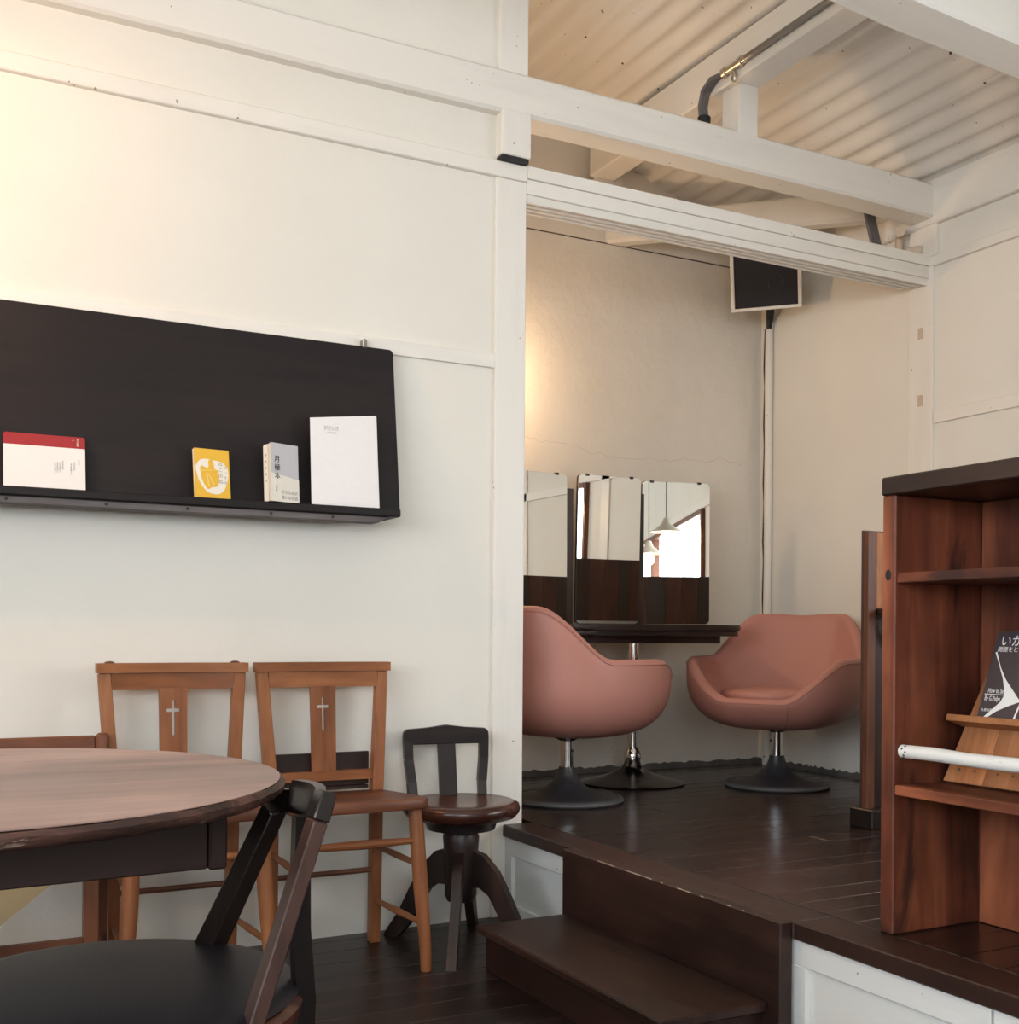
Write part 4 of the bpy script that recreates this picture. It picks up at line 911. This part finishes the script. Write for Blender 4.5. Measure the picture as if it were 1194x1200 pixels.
# book stand: leaning frame in local coordinates (x to its right = -Y of the room, y into the depth, z up)
LEAN = math.radians(20)
stn = thing('book_stand', 'orange wooden book stand leaning on the bookcase shelf', 'stand', (1.914, 1.520, 0.6162))
stn.rotation_euler = (-LEAN, 0, -PI/2)
PW = 0.172
def sx(u, z): return u*(1 - 0.36*max(0, z)/0.36)
bds = [-1.0, -0.42, 0.12, 0.55, 1.0]
for a_, b_ in zip(bds, bds[1:]):
    bm = B(); poly = [(sx(a_*PW, 0)+0.0006, 0.0), (sx(b_*PW, 0)-0.0006, 0.0), (sx(b_*PW, 0.12)-0.0006, 0.125), (sx(a_*PW, 0.12)+0.0006, 0.125)]
    prism(bm, poly, 0.0, 0.014, bev=0.001); b_o = obj('lower_board', bm, M['pine'], stn, world=False)
    for u in (0.3, 0.7):
        bm = B(); bmesh.ops.create_cone(bm, cap_ends=True, segments=8, radius1=0.0028, radius2=0.0028, depth=0.001, matrix=Matrix.Translation(((a_+(b_-a_)*u)*PW*0.97, -0.0004, 0.028)) @ Matrix.Rotation(PI/2, 4, 'X')); obj('nail', bm, M['nail'], b_o, world=False)
bm = B(); prism(bm, [(sx(-PW, .126), 0.126), (sx(PW, .126), 0.126), (sx(PW, .28), 0.28), (0.03, 0.345), (-0.03, 0.345), (sx(-PW, .28), 0.28)], 0.001, 0.013, bev=0.001); obj('upper_board', bm, M['pine'], stn, world=False)
bm = B(); prism(bm, [(-PW+0.004, -0.042), (PW-0.004, -0.042), (PW-0.012, 0.0), (-PW+0.012, 0.0)], 0.120, 0.134, 'z', 0.001); obj('lip', bm, M['pine_y'], stn, world=False)
for s in (-1, 1):
    bm = B(); bar(bm, (s*0.06, 0.016, 0.20), (s*0.06, 0.062, 0.030), 0.016, 0.012); obj('prop', bm, M['pine'], stn, world=False)
# charcoal book on the stand
p0 = Matrix.Translation((1.914, 1.520, 0.6162)) @ Matrix.Rotation(-PI/2, 4, 'Z') @ Matrix.Rotation(-LEAN, 4, 'X')
bk = thing('charcoal_book', 'charcoal book with a white curved boomerang shape and title on the wooden stand', 'book', (0, 0, 0))
bk.matrix_world = p0 @ Matrix.Translation((-0.005, -0.018, 0.1345))
E0 = Matrix.Rotation(-PI/2, 4, 'Z') @ Matrix.Rotation(-LEAN, 4, 'X')
stn.rotation_euler = E0.to_euler(); bk.rotation_euler = E0.to_euler(); bk.location = (p0 @ Matrix.Translation((-0.005, -0.018, 0.1345))).translation
HW, HH = 0.108, 0.192
bm = B(); box(bm, -HW, HW, 0.0, 0.0012, 0, HH, 0.0004); obj('front_cover', bm, M['cover'], bk, world=False)
bm = B(); box(bm, -HW+0.001, HW-0.001, 0.0014, 0.0165, 0.001, HH-0.001); obj('page_block', bm, M['paper'], bk, world=False)
# cover art: a white three-cornered curved shape
def cv(u, v): return (-HW + u*0.965, HH - v*0.936)
bm = B()
up = [(0.010, 0.048), (0.030, 0.085), (0.050, 0.112), (0.078, 0.140), (0.098, 0.160)]
lw = [(0.098, 0.160), (0.070, 0.172), (0.045, 0.185), (0.020, 0.205)]
inn = [(0.012, 0.205), (0.035, 0.180), (0.050, 0.163), (0.0545, 0.150), (0.052, 0.135), (0.042, 0.110), (0.022, 0.075), (0.007, 0.050)]
prism(bm, [cv(*p) for p in up + lw[1:] + inn], -0.0005, -0.0001)
prism(bm, [cv(*p) for p in [(0.098, 0.160), (0.130, 0.128), (0.160, 0.090), (0.185, 0.050), (0.190, 0.053), (0.170, 0.098), (0.152, 0.130), (0.146, 0.150), (0.150, 0.168), (0.165, 0.185), (0.190, 0.204), (0.182, 0.205), (0.150, 0.190), (0.125, 0.172)]], -0.0005, -0.0001)
prism(bm, [cv(*p) for p in [(0.098, 0.160), (0.101, 0.160), (0.094, 0.205), (0.089, 0.205)]], -0.0005, -0.0001)
prism(bm, [cv(*p) for p in [(0.006, 0.1462), (0.056, 0.1462), (0.056, 0.1478), (0.006, 0.1478)]], -0.0005, -0.0001)
obj('cover_shape', bm, M['whitetext'], bk, world=False)
text('title_print', 'いかにして', 0.027, M['whitetext'], bk, face_y(-HW+0.012, -0.0004, HH-0.022), align='LEFT')
text('subtitle_print', '問題をとくか・新しい数学', 0.0125, M['whitetext'], bk, face_y(-HW+0.010, -0.0004, HH-0.040), align='LEFT')
text('english_print', 'How to Solve It', 0.014, M['whitetext'], bk, face_y(-HW+0.012, -0.0004, HH-0.1300) @ Matrix.Diagonal((0.62, 1, 1, 1)), align='LEFT')
text('english_print', 'By G.Polya', 0.014, M['whitetext'], bk, face_y(-HW+0.008, -0.0004, HH-0.1465) @ Matrix.Diagonal((0.62, 1, 1, 1)), align='LEFT')
text('small_print', '丸善出版', 0.007, M['whitetext'], bk, face_y(-HW+0.006, -0.0004, HH-0.172), align='LEFT')

# ------------------------------------------------------------------ lamps outside the frame (seen in the mirrors and by their glow)
def pendant(x, y, z, power, label):
    t = thing('pendant_lamp', label, 'lamp', (x, y, z), 0, 'cone pendant lamps of the room')
    zr = roofz(x) - 0.012
    bm = B(); tube(bm, [(x, y, z+0.10), (x, y, zr)], 0.003, 6); obj('cord', bm, M['black'], t)
    bm = B(); lathe(bm, [(0.108, -0.002), (0.110, 0.0), (0.072, 0.024), (0.034, 0.055), (0.018, 0.095), (0.0, 0.102)], (x, y, z), 32)
    bmesh.ops.delete(bm, geom=[f for f in bm.faces if len(f.verts) > 10 and f.calc_center_median().z < z+0.01], context='FACES_ONLY')
    obj('shade', bm, M['enamel'], t)
    bm = B(); bmesh.ops.create_uvsphere(bm, u_segments=16, v_segments=10, radius=0.026, matrix=Matrix.Translation((x, y, z+0.004))); obj('bulb', bm, M['bulb'], t)
    l = bpy.data.lights.new('bulb_light', 'POINT'); l.energy = power; l.color = (1.0, 0.55, 0.24); l.shadow_soft_size = 0.04
    o = bpy.data.objects.new('bulb_light', l); COL.objects.link(o); o.location = (x, y, z-0.045); 
pendant(-0.30, 2.60, 2.32, 22, 'cone pendant lamp hanging left of the dark shelf, outside the frame')
pendant(3.42, 1.42, 1.645, 3.5, 'cone pendant lamp hanging above the bookcase side, seen in the right mirror')
pendant(3.43, 0.66, 1.56, 3.5, 'cone pendant lamp hanging farther off, at the left of the right mirror')
# bare bulb in the alcove behind the post
t = thing('alcove_bulb', 'bare warm bulb hanging in the alcove behind the white post', 'lamp', (2.03, 4.14, 2.07))
bm = B(); tube(bm, [(2.03, 4.14, 2.10), (2.03, 4.14, roofz(2.03)-0.012)], 0.003, 6); tube(bm, [(2.03, 4.14, 2.10), (2.03, 4.14, 2.15)], 0.016, 12); obj('cord', bm, M['black'], t)
bm = B(); bmesh.ops.create_uvsphere(bm, u_segments=16, v_segments=10, radius=0.03, matrix=Matrix.Translation((2.03, 4.14, 2.07))); obj('bulb', bm, M['bulb'], t)
l = bpy.data.lights.new('bulb_light', 'POINT'); l.energy = 13; l.color = (1.0, 0.66, 0.38); l.shadow_soft_size = 0.05
o = bpy.data.objects.new('bulb_light', l); COL.objects.link(o); o.location = (2.03, 4.12, 2.02)
